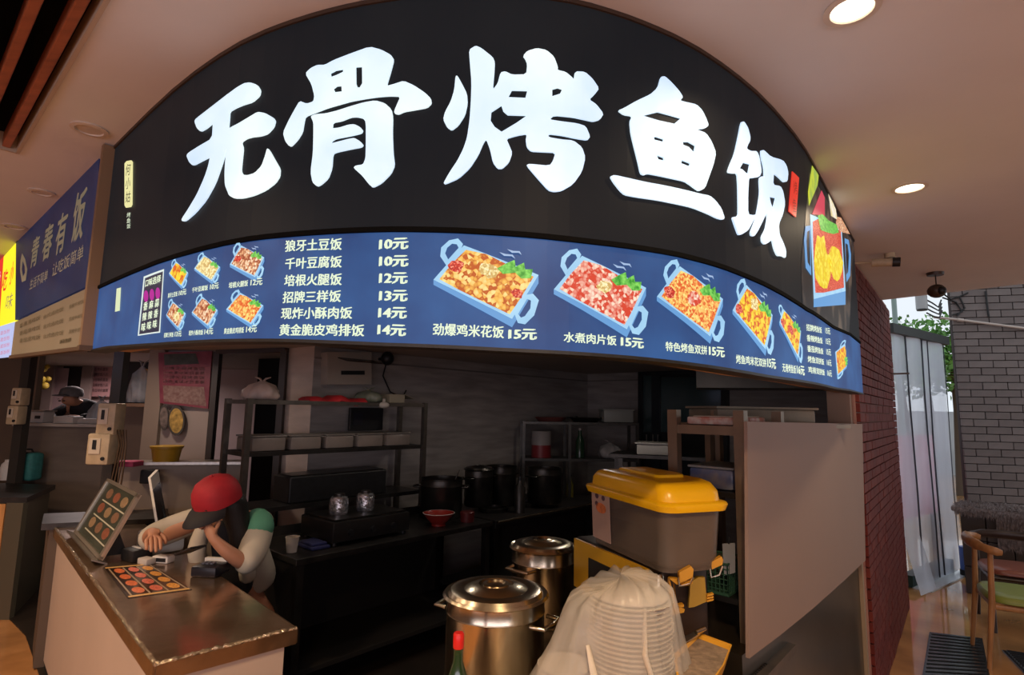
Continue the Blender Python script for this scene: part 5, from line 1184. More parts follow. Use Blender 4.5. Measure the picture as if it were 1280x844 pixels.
# second rack at the far corner
W0, W1 = 2.55, 3.42
def rb(g, u0, u1, v0, v1, z0, z1, bev=0): return kbox(g, u0, u1, v0, v1, z0, z1, bev)
r2 = thing('corner_rack', 'dark steel rack in the far corner of the kitchen', 'rack', tuple(Yp(725, 580, 6.2).xy) + (0,))
ca, cb = Yp(655, 530, 5.95), Yp(797, 532, 6.02); dd = (cb - ca); dd.z = 0; L2 = dd.length; dn_ = dd.normalized(); bk = Vector((-dn_.y, dn_.x, 0)); ang2 = math.atan2(dn_.y, dn_.x)
def cbox(g, s0, s1, d0, d1, z0, z1, bev=0): 
    c = Vector((ca.x, ca.y, 0)) + dn_ * (s0 + s1) / 2 + bk * (d0 + d1) / 2; c.z = (z0 + z1) / 2; g.box(c, (s1 - s0, d1 - d0, z1 - z0), rz=ang2, bev=bev); return g
def cpnt(s_, d_, z_): c = Vector((ca.x, ca.y, 0)) + dn_ * s_ + bk * d_; c.z = z_; return c
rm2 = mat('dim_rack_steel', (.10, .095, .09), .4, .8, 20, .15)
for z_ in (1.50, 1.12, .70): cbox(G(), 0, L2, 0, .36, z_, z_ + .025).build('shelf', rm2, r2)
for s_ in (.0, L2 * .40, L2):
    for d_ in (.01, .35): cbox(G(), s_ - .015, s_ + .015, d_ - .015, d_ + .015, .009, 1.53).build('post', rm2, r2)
c = cpnt(.20, .14, 1.147); t = lathe_t('paint_tin', 'large tin with a white top half and red bottom half on the corner rack', 'tin', c, [(0, 0), (.105, 0), (.105, .13)], 28, mat('tin_red', (.20, .02, .025), .4), 'red_half')
G().lathe([(.105, .13), (.105, .27), (.108, .275), (.1, .28), (0, .278)], tuple(c), 28).build('white_half', mat('tin_white', (.28, .25, .24), .4), t, 40)
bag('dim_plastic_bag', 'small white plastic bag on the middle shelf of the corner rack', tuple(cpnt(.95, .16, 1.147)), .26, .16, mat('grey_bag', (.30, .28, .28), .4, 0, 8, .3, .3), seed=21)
c = cpnt(.62, .14, 1.147); t = lathe_t('green_bottle', 'dark green bottle on the corner rack between the tin and the plastic bag', 'bottle', c, [(0, 0), (.05, 0), (.05, .17), (.02, .24), (.02, .29), (0, .29)], 20, mat('bottle_green_dark', (.015, .04, .02), .2), 'bottle_body'); G().cyl(c + Vector((0, 0, .29)), c + Vector((0, 0, .315)), .022).build('cap', mat('tin_white', (.28, .25, .24), .4), t, 40)
c = cpnt(.50, .05, .727); t = lathe_t('yellow_bottle', 'small olive yellow bottle on the lowest shelf of the corner rack', 'bottle', c, [(0, 0), (.035, 0), (.035, .15), (.015, .2), (.015, .23), (0, .23)], 16, mat('olive_plastic', (.18, .15, .02), .4), 'bottle_body'); G().cyl(c + Vector((0, 0, .23)), c + Vector((0, 0, .25)), .016).build('cap', black, t, 40)
for k, (s_, lab) in enumerate([(.30, 'dark frying pan with pale rim on top of the corner rack, left'), (.68, 'dark frying pan lying flat on the corner rack top, middle')]):
    c = cpnt(s_, .16, 1.527); t = lathe_t('frying_pan', lab, 'pan', c, [(0, 0), (.13, 0), (.17, .04), (.172, .045), (.165, .045), (.125, .008), (0, .008)], 28, (mat('reddish_pan', (.13, .04, .035), .4), dpot)[k], 'pan_body')
    G().tube([c + dn_ * .165 + Vector((0, 0, .04)), c + dn_ * .30 + Vector((0, 0, .055))], .010, 8).build('handle', black, t, 60)
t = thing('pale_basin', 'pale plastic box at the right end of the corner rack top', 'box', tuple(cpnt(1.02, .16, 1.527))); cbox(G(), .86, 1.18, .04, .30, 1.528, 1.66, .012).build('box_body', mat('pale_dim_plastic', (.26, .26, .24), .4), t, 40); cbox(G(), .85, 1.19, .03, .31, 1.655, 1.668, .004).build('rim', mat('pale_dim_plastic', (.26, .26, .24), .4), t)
# serving window in the right kitchen wall
t = sroot('window_2', tuple(WB.pos(WB.at(855, 520).x, 1.1, 0)))
fr = mat('black_window_frame', (.008, .009, .011), .4); pane = mat('dim_teal_glass', (.045, .075, .075), .12, 0, 1.4, .25)
wbox(WB, 801, 462, 912, 596, .0, .02, fr, t, 'window_back')
for (x0, y0, x1, y1, off, th, m_, nm) in [(801, 460, 912, 470, .02, .05, fr, 'window_frame'), (801, 460, 806, 596, .02, .05, fr, 'window_frame'), (818, 470, 828, 596, .02, .05, mat('frame_navy', (.012, .018, .022), .4), 'window_frame'), (904, 460, 912, 596, .02, .05, fr, 'window_frame'), (806, 470, 818, 540, .022, .01, pane, 'pane'), (828, 472, 904, 545, .022, .01, pane, 'pane'), (806, 540, 904, 545, .03, .03, fr, 'window_frame')]:
    wbox(WB, x0, y0, x1, y1, off, th, m_, t, nm)
for x_ in (812, 820, 826): wbox(WB, x_, 543, x_ + 1.2, 556, .08, .01, steel_lt, t, 'window_bar')
p = Yp(822, 560, 5.35); t = thing('white_basin', 'white rectangular basin below the serving window', 'basin', (p.x, p.y, p.z - .07))
G().box((p.x, p.y, p.z - .01), (.36, .26, .10), rz=R(-20), bev=.015).build('basin_body', mat('basin_white', (.48, .46, .43), .4), t, 40); G().box((p.x, p.y, p.z + .045), (.39, .29, .014), rz=R(-20), bev=.004).build('rim', mat('basin_white', (.48, .46, .43), .4), t)
bz = p.z - .06
t = thing('side_bench', 'dark steel bench under the serving window', 'bench', (p.x, p.y + .1, 0)); G().box((p.x + .1, p.y + .1, bz - .02), (1.0, .5, .03), rz=R(-20)).build('bench_top', steel_dark, t)
for a_, b_ in ((-.35, -.12), (.5, -.22), (-.3, .35), (.52, .2)): G().box((p.x + a_, p.y + b_ + .1, (bz - .035) / 2), (.04, .04, bz - .04), rz=R(-20)).build('leg', steel_dark, t)
# bright band and hood right of the window
t = thing('extractor_hood', 'grey steel hood hanging from the kitchen ceiling right of the window', 'hood', tuple(Yp(990, 485, 4.7).xy) + (1.83,))
a, b = Yp(915, 468, 4.75), Yp(1040, 500, 4.45); 
G().box(((a.x + b.x) / 2, (a.y + b.y) / 2 + .25, 1.97), (1.15, .5, .22), rz=R(-18)).build('hood_body', mat('hood_grey', (.20, .19, .16), .45, .4, 4, .2), t); G().box(((a.x + b.x) / 2, (a.y + b.y) / 2 + .25, 2.10), (.5, .3, .04), rz=R(-18)).build('duct_collar', steel_dark, t)

# ================================================================ RIGHT-HAND SERVING BENCH
BD0, BD1 = Vector((.835, 2.035)), Vector((2.005, 3.29)); bdir = (BD1 - BD0).normalized(); bnor = Vector((bdir.y, -bdir.x)); ba = math.atan2(bdir.y, bdir.x)
sb = thing('serving_bench', 'dark steel serving bench carrying the pots and the bagged bowls', 'bench', (.35, 2.0, 0))
wt = .742
pts = [(-.22, 1.66), (.52, 1.52), (.86, 2.03), (1.15, 2.36), (.45, 3.0), (-.20, 2.78)]
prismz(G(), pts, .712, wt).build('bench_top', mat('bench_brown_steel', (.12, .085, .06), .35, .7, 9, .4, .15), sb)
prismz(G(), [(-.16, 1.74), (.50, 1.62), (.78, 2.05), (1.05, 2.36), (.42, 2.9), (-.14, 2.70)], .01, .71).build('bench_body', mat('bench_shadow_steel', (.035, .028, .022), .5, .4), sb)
pot('stock_pot', 'tall shiny lidded stock pot in the foreground centre', (-.04, 2.03, wt + .002), .168, .275, steel, ang=R(-30))
pot('stock_pot', 'shiny lidded pot behind the foreground stock pot', (.155, 2.58, wt + .002), .138, .305, steel, ang=R(50))
# sauce bottle
bp = Yp(573, 810, 1.68); bb = (bp.x, bp.y, wt + .002)
t = lathe_t('sauce_bottle', 'dark green sauce bottle with a red cap in front of the stock pot', 'bottle', bb, [(0, 0), (.030, 0), (.033, .01), (.033, .13), (.028, .16), (.014, .20), (.0125, .25), (0, .252)], 24, mat('bottle_green', (.02, .045, .015), .08, spec=.8, coat=.6), 'bottle_glass')
G().lathe([(.0338, .035), (.0338, .118)], bb, 24).build('label', mat('red_label', (.55, .05, .04), .45, 0, 60, .3), t, 60)
G().lathe([(.0341, .105), (.0341, .118)], bb, 24).build('label_band', mat('label_white', (.6, .55, .5), .5), t, 60)
G().lathe([(.0145, .235), (.0155, .24), (.0155, .272), (.013, .276), (0, .277)], bb, 20).build('cap', mat('red_cap_plastic', (.65, .02, .015), .3), t, 40)
# stack of bowls in a plastic bag
bc = Vector((.325, 1.77, wt + .002))
bgm = mat('milky_bag', (.74, .68, .58), .30, 0, 7, .10, .3, alpha=.40, spec=.6)
lidm = mat('milky_lid', (.52, .47, .40), .4, 0, 20, .05)
t = thing('bowl_stack', 'tall stack of white plastic bowls inside the milky bag', 'bowls', tuple(bc + Vector((.03, 0, 0))))
for k in range(27):
    z = .004 + k * .0132; G().lathe([(.096, z), (.120, z + .004), (.125, z + .009), (.118, z + .0095), (.096, z + .006), (0, z + .006)], tuple(bc + Vector((.04 + .003 * math.sin(k), -.01, 0))), 32).build('bowl', lidm, t, 50)
G().lathe([(.112, .362), (.114, .366), (.10, .374), (.06, .382), (0, .384)], tuple(bc + Vector((.04, -.01, 0))), 32).build('top_lid', lidm, t, 50)
t = thing('bowl_stack', 'shorter second stack of bowls at the left inside the milky bag', 'bowls', tuple(bc + Vector((-.16, .05, 0))))
for k in range(11):
    z = .004 + k * .0135; G().lathe([(.06, z), (.078, z + .004), (.082, z + .009), (.078, z + .0095), (0, z + .006)], tuple(bc + Vector((-.15, .03, 0))), 24).build('bowl', lidm, t, 50)
t = thing('plastic_bag', 'large milky plastic bag draped over stacks of bowls in the foreground', 'plastic bag', tuple(bc))
g = G(); n = 96; rings = []
prof = [(0, .418), (.06, .420), (.115, .412), (.148, .385), (.160, .33), (.168, .25), (.178, .17), (.20, .09), (.235, .03), (.26, .004)]
for j, (r_, z) in enumerate(prof):
    rg = []
    for i in range(n):
        a = 2 * math.pi * i / n; ca_, sa = math.cos(a), math.sin(a); k_ = min(1, j / 6)
        fold = 1 + k_ * (.045 * math.sin(5 * a + 1 + z * 6) + .03 * math.sin(11 * a + z * 9) + .018 * math.sin(23 * a - z * 14) + .012 * math.sin(41 * a + 2))
        ex = .105 * max(0, -ca_) ** 1.5 * min(1, (1 - z / .40) + .15) + .03 * max(0, ca_) ** 2 * (1 - z / .42)
        zz = z - .05 * max(0, -ca_) * (z / .42) * (1 if j > 0 else .3) + (.006 * math.sin(17 * a) if 0 < j < 9 else 0)
        rg.append(g.bm.verts.new((bc.x + (r_ * fold + ex * k_) * ca_ + .015, bc.y + r_ * fold * sa * .92, bc.z + max(.001, zz))))
    rings.append(rg)
for a_, b_ in zip(rings, rings[1:]):
    for i in range(n): g.bm.faces.new((a_[i], a_[(i + 1) % n], b_[(i + 1) % n], b_[i]))
o = g.build('bag_sheet', bgm, t, 80)
g = G(); kp_ = bc + Vector((-.03, -.02, .415))
g.tube([bc + Vector((.06, -.12, .36)), bc + Vector((.05, -.155, .25)), bc + Vector((.09, -.18, .12)), bc + Vector((.13, -.20, .02))], [.008, .016, .012, .02], 8, flat=.5)
g.tube([bc + Vector((-.10, -.12, .26)), bc + Vector((-.08, -.165, .16)), bc + Vector((-.03, -.19, .05))], [.006, .014, .02], 8, flat=.5)
g.build('loose_fold', mat('milky_fold', (.68, .60, .48), .35, 0, 8, .1, .3, alpha=.85), t, 70)
# steamer cabinet with a yellow front below the bin
M0 = Vector((.505, 1.93)); ma = Vector((-.40, .917)); mb_ = Vector((.917, .40))
def mbx(g, a0, a1, b0, b1, z0, z1, bev=0): 
    c = M0 + ma * (a0 + a1) / 2 + mb_ * (b0 + b1) / 2; g.box((c.x, c.y, (z0 + z1) / 2), (abs(a1 - a0), abs(b1 - b0), z1 - z0), rz=math.atan2(ma.y, ma.x), bev=bev); return g
sm_ = thing('rice_warmer', 'boxy rice warmer with a yellow front panel under the yellow-lidded bin', 'rice warmer', (*(M0 + ma * .28 + mb_ * .15), wt + .002))
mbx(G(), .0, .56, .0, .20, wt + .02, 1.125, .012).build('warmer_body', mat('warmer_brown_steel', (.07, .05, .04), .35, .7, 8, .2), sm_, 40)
mbx(G(), .06, .55, -.012, .0, .93, 1.12).build('yellow_front', mat('mustard_panel', (.62, .34, .02), .4, 0, 3, .05), sm_)
mbx(G(), .14, .43, -.016, -.012, .965, 1.07).build('dark_display', black, sm_)
mbx(G(), .0, .055, -.014, .02, wt + .02, 1.12, .01).build('steel_corner', steel, sm_, 40)
for a_ in (.05, .5):
    for b_ in (.05, .15): mbx(G(), a_ - .02, a_ + .02, b_ - .02, b_ + .02, wt + .002, wt + .022).build('foot', black, sm_)
# the yellow-lidded bin
N0 = Vector((.505, 1.86)); na = Vector((-.34, .94)).normalized(); nb2 = Vector((.94, .34)).normalized(); BLg, BWd = .55, .25
def brect(sc_, z, r_=.05, n_=6, dz=None, so=0.):
    pts = []; ca2, cb2 = BLg / 2, BWd / 2
    for k, (sx2, sy2) in enumerate(((1, 1), (-1, 1), (-1, -1), (1, -1))):
        for i in range(n_ + 1):
            a = (k + i / n_) * math.pi / 2; x = sx2 * (BLg / 2 * sc_ + so - r_) + r_ * math.cos(a); y = sy2 * (BWd / 2 * sc_ + so - r_) + r_ * math.sin(a)
            c = N0 + na * (BLg / 2 + x) + nb2 * (BWd / 2 + y); pts.append(Vector((c.x, c.y, z + (dz(x, y) if dz else 0))))
    return pts
def loft(g, secs, cap0=True, cap1=True):
    rg = [[g.bm.verts.new(p) for p in s_] for s_ in secs]; n_ = len(rg[0])
    for a, b in zip(rg, rg[1:]):
        for i in range(n_): g.bm.faces.new((a[i], a[(i + 1) % n_], b[(i + 1) % n_], b[i]))
    if cap0: g.bm.faces.new(rg[0][::-1])
    if cap1: g.bm.faces.new(rg[-1])
    return g
bn = thing('storage_bin', 'cloudy plastic storage bin with a bright yellow lid above the rice warmer', 'bin', (*(N0 + na * .3 + nb2 * .15), 1.13))
loft(G(), [brect(.90, 1.13, .04), brect(.91, 1.14), brect(.97, 1.34), brect(.97, 1.345), brect(.95, 1.342), brect(.88, 1.145)], True, True).build('bin_body', mat('cloudy_bin_plastic', (.17, .13, .10), .22, 0, 3, .3, alpha=.62, spec=.6), bn, 50)
yl = mat('yellow_lid_plastic', (.86, .47, .006), .28, 0, 4, .04, spec=.6)
cr = lambda x, y: .022 * (1 - (x / (BLg / 2)) ** 2)
loft(G(), [brect(1.0, 1.325, .05, so=.008), brect(1.0, 1.345, .05, so=.014), brect(1.0, 1.352, .05, so=.010), brect(.97, 1.356, .05), brect(.955, 1.380, .05, dz=cr), brect(.88, 1.400, .05, dz=cr), brect(.78, 1.405, .05, dz=cr), brect(.72, 1.400, .04, dz=cr), brect(.35, 1.405, .02, dz=cr)], False, True).build('bin_lid', yl, bn, 50)
loft(G(), [brect(.50, 1.400, .02, dz=cr), brect(.48, 1.411, .02, dz=cr), brect(.42, 1.413, .02, dz=cr)], False, True).build('lid_ridge', yl, bn, 50)
g = G(); fc = -nb2; 
def bface(a_, z, o=.004): 
    t_ = (z - 1.14) / .20; ins = (BWd / 2) * (.09 - .06 * t_); c = N0 + na * a_ + nb2 * (ins - o); return Vector((c.x, c.y, z))
g.prism([bface(.36, 1.335), bface(.50, 1.335), bface(.50, 1.15), bface(.36, 1.15)], (-nb2.x * .002, -nb2.y * .002, 0)); g.build('pink_label', mat('faded_pink_label', (.50, .33, .25), .6, 0, 6, .08), bn)
g = G()
for (a_, z, r_) in ((.455, 1.315, .014), (.405, 1.312, .013), (.46, 1.285, .012)): g.prism([bface(a_ + r_ * math.cos(k * .785), z + r_ * .8 * math.sin(k * .785), .0065) for k in range(8)], (-nb2.x * .001, -nb2.y * .001, 0))
g.build('label_characters', mat('label_dark_print', (.10, .05, .06), .6), bn)
g = G(); g.prism([bface(.425 + .04 * math.cos(k * .524), 1.272 + .02 * math.sin(k * .524), .0065) for k in range(12)], (-nb2.x * .001, -nb2.y * .001, 0)); g.build('label_dish', mat('label_orange_print', (.55, .16, .05), .6, 0, 30, .4), bn)
g = G(); loft(g, [brect(.85, 1.15, .03), brect(.87, 1.25, .03)]); g.build('rice_inside', mat('brownish_contents', (.20, .13, .09), .8, 0, 14, .35, .2), bn, 50)
# yellow hooks, green basket, tray and scraper
def polyg(name, part, pts, y, th, m_, lab, cat, depth=None, skew=.0):
    P3 = [Yp(px, py, y + (px - pts[0][0]) * skew) for px, py in pts]; c = sum(P3, Vector()) / len(P3)
    t = thing(name, lab, cat, tuple(c)); g = G(); g.prism(P3, (0, th, 0)); g.build(part, m_, t); return t
ym = mat('amber_plastic', (.62, .30, .025), .4, 0, 5, .08)
t = polyg('yellow_bracket', 'bracket_frame', [(837, 724), (843, 730), (846, 760), (855, 759), (855, 756), (846, 757), (856, 762), (855, 766), (841, 769), (838, 773), (835, 765)], 1.90, .02, ym, 'left yellow plastic bracket with comb-like teeth below the bin', 'bracket')
g = G(); g.prism([Yp(849, 716, 1.89), Yp(864, 708, 1.89), Yp(867, 712, 1.89), Yp(866, 722, 1.89), Yp(850, 729, 1.89)], (0, .02, 0)); g.build('grip', ym, t)
g = G(); g.tube([Yp(848, 722, 1.89), Yp(849, 733, 1.88), Yp(862, 730, 1.88), Yp(866, 722, 1.89)], .004, 6); g.build('steel_clip', steel, t, 60)
g = G(); g.prism([Yp(837, 724, 1.90), Yp(838, 673 + 50, 1.90), Yp(866, 726, 1.90), Yp(866, 730, 1.90), Yp(846, 731, 1.90)], (0, .02, 0)); g.build('cross_arm', ym, t)
t = polyg('yellow_bracket', 'bracket_frame', [(873, 722), (881, 722), (883, 746), (890, 745), (891, 750), (884, 752), (868, 759), (861, 760), (863, 728)], 1.96, .02, mat('olive_amber', (.40, .24, .03), .4), 'right yellow plastic bracket below the bin', 'bracket')
g = G(); g.prism([Yp(889, 703, 1.95), Yp(902, 696, 1.95), Yp(904, 700, 1.95), Yp(903, 706, 1.95), Yp(890, 712, 1.95)], (0, .02, 0)); g.build('grip', ym, t)
g = G(); g.tube([Yp(887, 711, 1.95), Yp(889, 722, 1.94), Yp(899, 719, 1.94), Yp(903, 708, 1.95)], .004, 6); g.build('steel_clip', steel, t, 60)
g = G()
for k in range(3): g.prism([Yp(884, 744 + k * 3.4, 1.95), Yp(892, 742 + k * 3.4, 1.95), Yp(892, 744 + k * 3.4, 1.95), Yp(884, 746 + k * 3.4, 1.95)], (0, .015, 0))
g.build('teeth', ym, t)
# rack behind the board
rz_ = ba
r3 = thing('goods_rack', 'brown steel rack partly hidden behind the taupe board', 'rack', tuple(Yp(888, 600, 2.6).xy) + (0,))
bm_ = mat('brown_rack_steel', (.24, .17, .115), .4, .6, 10, .12)
q0, q1 = Yp(842, 530, 2.55), Yp(926, 540, 2.14)
qb = Vector((q1.x, q1.y)); qd = bnor.copy(); qL = .27; qa = qb - qd * qL; qn = bdir.copy(); qr = math.atan2(qd.y, qd.x)
def rbox(g, s0, s1, d0, d1, z0, z1, bev=0):
    c = qa + qd * (s0 + s1) / 2 + qn * (d0 + d1) / 2; g.box((c.x, c.y, (z0 + z1) / 2), (s1 - s0, abs(d1 - d0), z1 - z0), rz=qr, bev=bev); return g
zt = 1.60
for s_ in (0.0, qL):
    for d_ in (0, .42): rbox(G(), s_ - .02, s_ + .02, d_ - .02, d_ + .02, .009, zt + .06).build('post', bm_, r3)
rbox(G(), .02, qL - .02, -.01, .43, zt - .035, zt).build('shelf', bm_, r3); rbox(G(), .02, qL - .02, .0, .42, 1.33, 1.35).build('shelf', steel_dark, r3); rbox(G(), .02, qL - .02, .0, .42, .95, .97).build('shelf', steel_dark, r3)
pk = mat('red_white_pack', (.45, .10, .06), .45, 0, 30, .5, col2=(.62, .50, .42))
for k in range(2):
    t = thing('snack_packet', ('left', 'right')[k] + ' of two flat red and white packets on the goods rack top', 'packet', tuple((qa + qd * (.10 + .18 * k)).to_3d() + Vector((0, 0, zt + .002))), group='flat packets on the goods rack')
    rbox(G(), .04, .23, .03 + .19 * k, .20 + .19 * k, zt + .002, zt + .034, .008).build('packet_body', pk, t, 40); rbox(G(), .06, .21, .05 + .19 * k, .18 + .19 * k, zt + .034, zt + .037).build('packet_print', mat('cream_print', (.55, .48, .36), .5), t)
t = thing('clear_tub', 'low clear plastic tub of food on the middle shelf of the goods rack', 'tub', tuple((qa + qd * .2).to_3d() + Vector((0, 0, 1.352)))); rbox(G(), .04, .22, .04, .30, 1.352, 1.43, .012).build('tub_body', mat('blue_white_packs', (.10, .14, .28), .3, 0, 26, .8, col2=(.30, .28, .27)), t, 40); rbox(G(), .035, .225, .035, .305, 1.43, 1.44, .004).build('tub_lid', mat('pale_dim_plastic', (.26, .26, .24), .4), t)
p = Yp(935, 520, 2.75); t = thing('long_tray', 'long pale tray on the shelf above the taupe board', 'tray', tuple(p - Vector((0, 0, .03))))
G().box(p + Vector((.02, .02, -.0)), (.52, .26, .065), rz=R(12), bev=.01).build('tray_body', mat('dusty_tray', (.22, .19, .14), .5, 0, 6, .15), t, 40); G().box(p + Vector((.02, .02, .038)), (.54, .28, .01), rz=R(12)).build('tray_rim', mat('dusty_tray', (.22, .19, .14), .5), t)
t = thing('back_shelf', 'brown steel shelf carrying the long tray and the steel pan behind the board', 'shelf', (1.28, 2.92, 0))
G().box((1.30, 2.93, p.z - .048), (.95, .38, .02), rz=R(30)).build('shelf_board', bm_, t)
for a_, b_ in ((.92, 2.62), (1.60, 3.02), (.82, 2.80), (1.52, 3.22)): G().box((a_, b_, (p.z - .06) / 2 + .005), (.03, .03, p.z - .07), rz=R(30)).build('leg', bm_, t)
pz = p.z - .036; pc = Yp(988, 520, 3.05); t = lathe_t('steel_pan', 'short steel pan on the shelf behind the taupe board', 'pan', (pc.x, pc.y, pz), [(0, 0), (.075, 0), (.078, .075), (.083, .078), (.074, .078), (.07, .01), (0, .01)], 28, steel_dark, 'pan_body')
G().tube([(pc.x + .075, pc.y - .02, pz + .06), (pc.x + .11, pc.y - .03, pz + .062), (pc.x + .11, pc.y + .03, pz + .062), (pc.x + .075, pc.y + .02, pz + .06)], .005, 6).build('handle', steel_dark, t, 60)
# green basket
gb = thing('green_basket', 'dark green mesh basket at the foot of the rack beside the board', 'basket', tuple(Yp(898, 790, 2.25)))
b0 = Yp(900, 770, 2.30); gm_ = mat('dark_green_plastic', (.035, .10, .06), .45); zb0, zb1 = .973, 1.085; bw_, bd_ = .17, .14; rr = ba
mr = Matrix.Rotation(rr, 4, 'Z')
def bpnt(x, y, z): v = mr @ Vector((x, y, 0)); return (b0.x + v.x, b0.y + v.y, z)
g = G()
for z in (zb0, zb1): g.tube([bpnt(-bw_ / 2, -bd_ / 2, z), bpnt(bw_ / 2, -bd_ / 2, z), bpnt(bw_ / 2, bd_ / 2, z), bpnt(-bw_ / 2, bd_ / 2, z)], .005, 6, closed=True)
g.build('rim', gm_, gb)
g = G()
for k in range(12):
    x = -bw_ / 2 + bw_ * k / 11
    for y in (-bd_ / 2, bd_ / 2): g.cyl(bpnt(x, y, zb0), bpnt(x, y, zb1), .0022, n=5)
for k in range(10):
    y = -bd_ / 2 + bd_ * k / 9
    for x in (-bw_ / 2, bw_ / 2): g.cyl(bpnt(x, y, zb0), bpnt(x, y, zb1), .0022, n=5)
for k in range(1, 6):
    z = zb0 + (zb1 - zb0) * k / 6; g.tube([bpnt(-bw_ / 2, -bd_ / 2, z), bpnt(bw_ / 2, -bd_ / 2, z), bpnt(bw_ / 2, bd_ / 2, z), bpnt(-bw_ / 2, bd_ / 2, z)], .002, 5, closed=True)
o = g.build('mesh_sides', gm_, gb); o['kind'] = 'stuff'
G().box((b0.x, b0.y, zb0 + .004), (bw_, bd_, .008), rz=rr).build('base', gm_, gb)
#, 'box', (b0.x, b0.y, wt + .002)); G().box((b0.x, b0.y, (wt + zb0 - .004) / 2), (.18, .15, zb0 - .008 - wt), rz=rr, bev=.004).build('box_body', mat('bench_shadow_steel', (.035, .028, .022), .5, .4), t); G().box((b0.x, b0.y, zb0 - .009), (.185, .155, .006), rz=rr).build('box_lid', black, t)
t = polyg('hanging_card', 'card', [(903, 680), (919, 679), (919, 716), (905, 720)], 2.2, .004, mat('bluish_card', (.30, .31, .33), .6), 'pale bluish card hanging between the rack post and the bin', 'card')
g = G(); g.cyl(Yp(911, 680, 2.2), Yp(911, 672, 2.2), .003); g.build('string', black, t)
# yellow tray with grey contents and a scraper, on a dark crate
outl = [Zp(x, y, .93) for x, y in ((842, 818), (872, 790), (915, 806), (905, 832), (880, 866), (848, 862))]
cen = sum(outl, Vector()) / 6
yt = thing('yellow_tray', 'shallow yellow tray of greyish food at the right of the bagged bowls', 'tray', (cen.x, cen.y, .872))
inn = [cen + (p_ - cen) * .93 for p_ in outl]; bot = [cen + (p_ - cen) * .72 + Vector((0, 0, -.056)) for p_ in outl]; inb = [cen + (p_ - cen) * .68 + Vector((0, 0, -.048)) for p_ in outl]
g = G(); loft(g, [bot, outl, inn, inb], True, True); g.build('tray_shell', ym, yt)
g = G(); loft(g, [[cen + (p_ - cen) * .66 + Vector((0, 0, -.046)) for p_ in outl], [cen + (p_ - cen) * .88 + Vector((0, 0, -.010)) for p_ in outl]], True, True); g.build('contents', mat('grey_mince', (.24, .17, .12), .6, 0, 40, .35, .6), yt)
t = thing('steel_scraper', 'steel scraper with a grey blade resting on the yellow tray', 'scraper', tuple(Zp(860, 798, .935)))
g = G(); g.prism([Zp(838, 806, .934), Zp(870, 790, .934), Zp(875, 794, .934), Zp(842, 813, .934)], (0, 0, .004)); g.build('blade', steel_lt, t)
g = G(); g.cyl(Zp(870, 791, .944), Zp(881, 786, .95), .008); g.build('handle', steel, t, 40)
t = thing('tray_crate', 'low dark crate under the yellow tray', 'crate', (cen.x, cen.y, wt + .002))
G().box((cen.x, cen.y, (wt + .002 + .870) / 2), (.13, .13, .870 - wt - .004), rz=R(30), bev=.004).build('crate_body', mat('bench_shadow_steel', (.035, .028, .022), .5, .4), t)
G().box((cen.x, cen.y, .8705), (.135, .135, .003), rz=R(30)).build('crate_lid', black, t)
# taupe board and base cabinet
pv = thing('foam_board', 'large plain taupe board standing on the steel base cabinet', 'board', ((BD0.x + BD1.x) / 2, (BD0.y + BD1.y) / 2, .8))
def bpt(px, py, off=.0):
    d = ray(px, py); a = BD0 + bnor * off; e = bdir; den = d.x * e.y - d.y * e.x; t_ = (a.x * e.y - a.y * e.x) / den; return Vector((0, 0, EYE)) + d * t_
brd = [bpt(x, y) for x, y in ((930, 527), (1075, 530), (1079, 700), (1050, 727), (1010, 762), (970, 794), (932, 822))]
g = G(); g.prism(brd, (bnor.x * .012, bnor.y * .012, 0)); g.build('board_sheet', pvc, pv)
bc_ = thing('base_cabinet', 'dark stainless base cabinet under the taupe board', 'cabinet', ((BD0.x + BD1.x) / 2, (BD0.y + BD1.y) / 2, 0))
c = (BD0 + BD1) / 2 - bnor * .17; Lb = (BD1 - BD0).length
G().box((c.x, c.y, .42), (Lb + .05, .30, .82), rz=ba).build('cabinet_body', mat('cabinet_brown_steel', (.10, .075, .05), .28, .8, 3, .2, .05), bc_)
c = BD0 + bdir * .12 - bnor * .012
g = G()
for k in range(9): cc = BD0 + bdir * (.04 + k * .018) - bnor * .015; g.box((cc.x, cc.y, .62), (.006, .008, .25), rz=ba)
g.build('vent_slats', steel_dark, bc_)
cc = BD1 - bdir * .02 - bnor * .012; G().box((cc.x, cc.y, .42), (.03, .02, .82), rz=ba).build('edge_strip', mat('tan_edge_strip', (.30, .22, .14), .4), bc_)

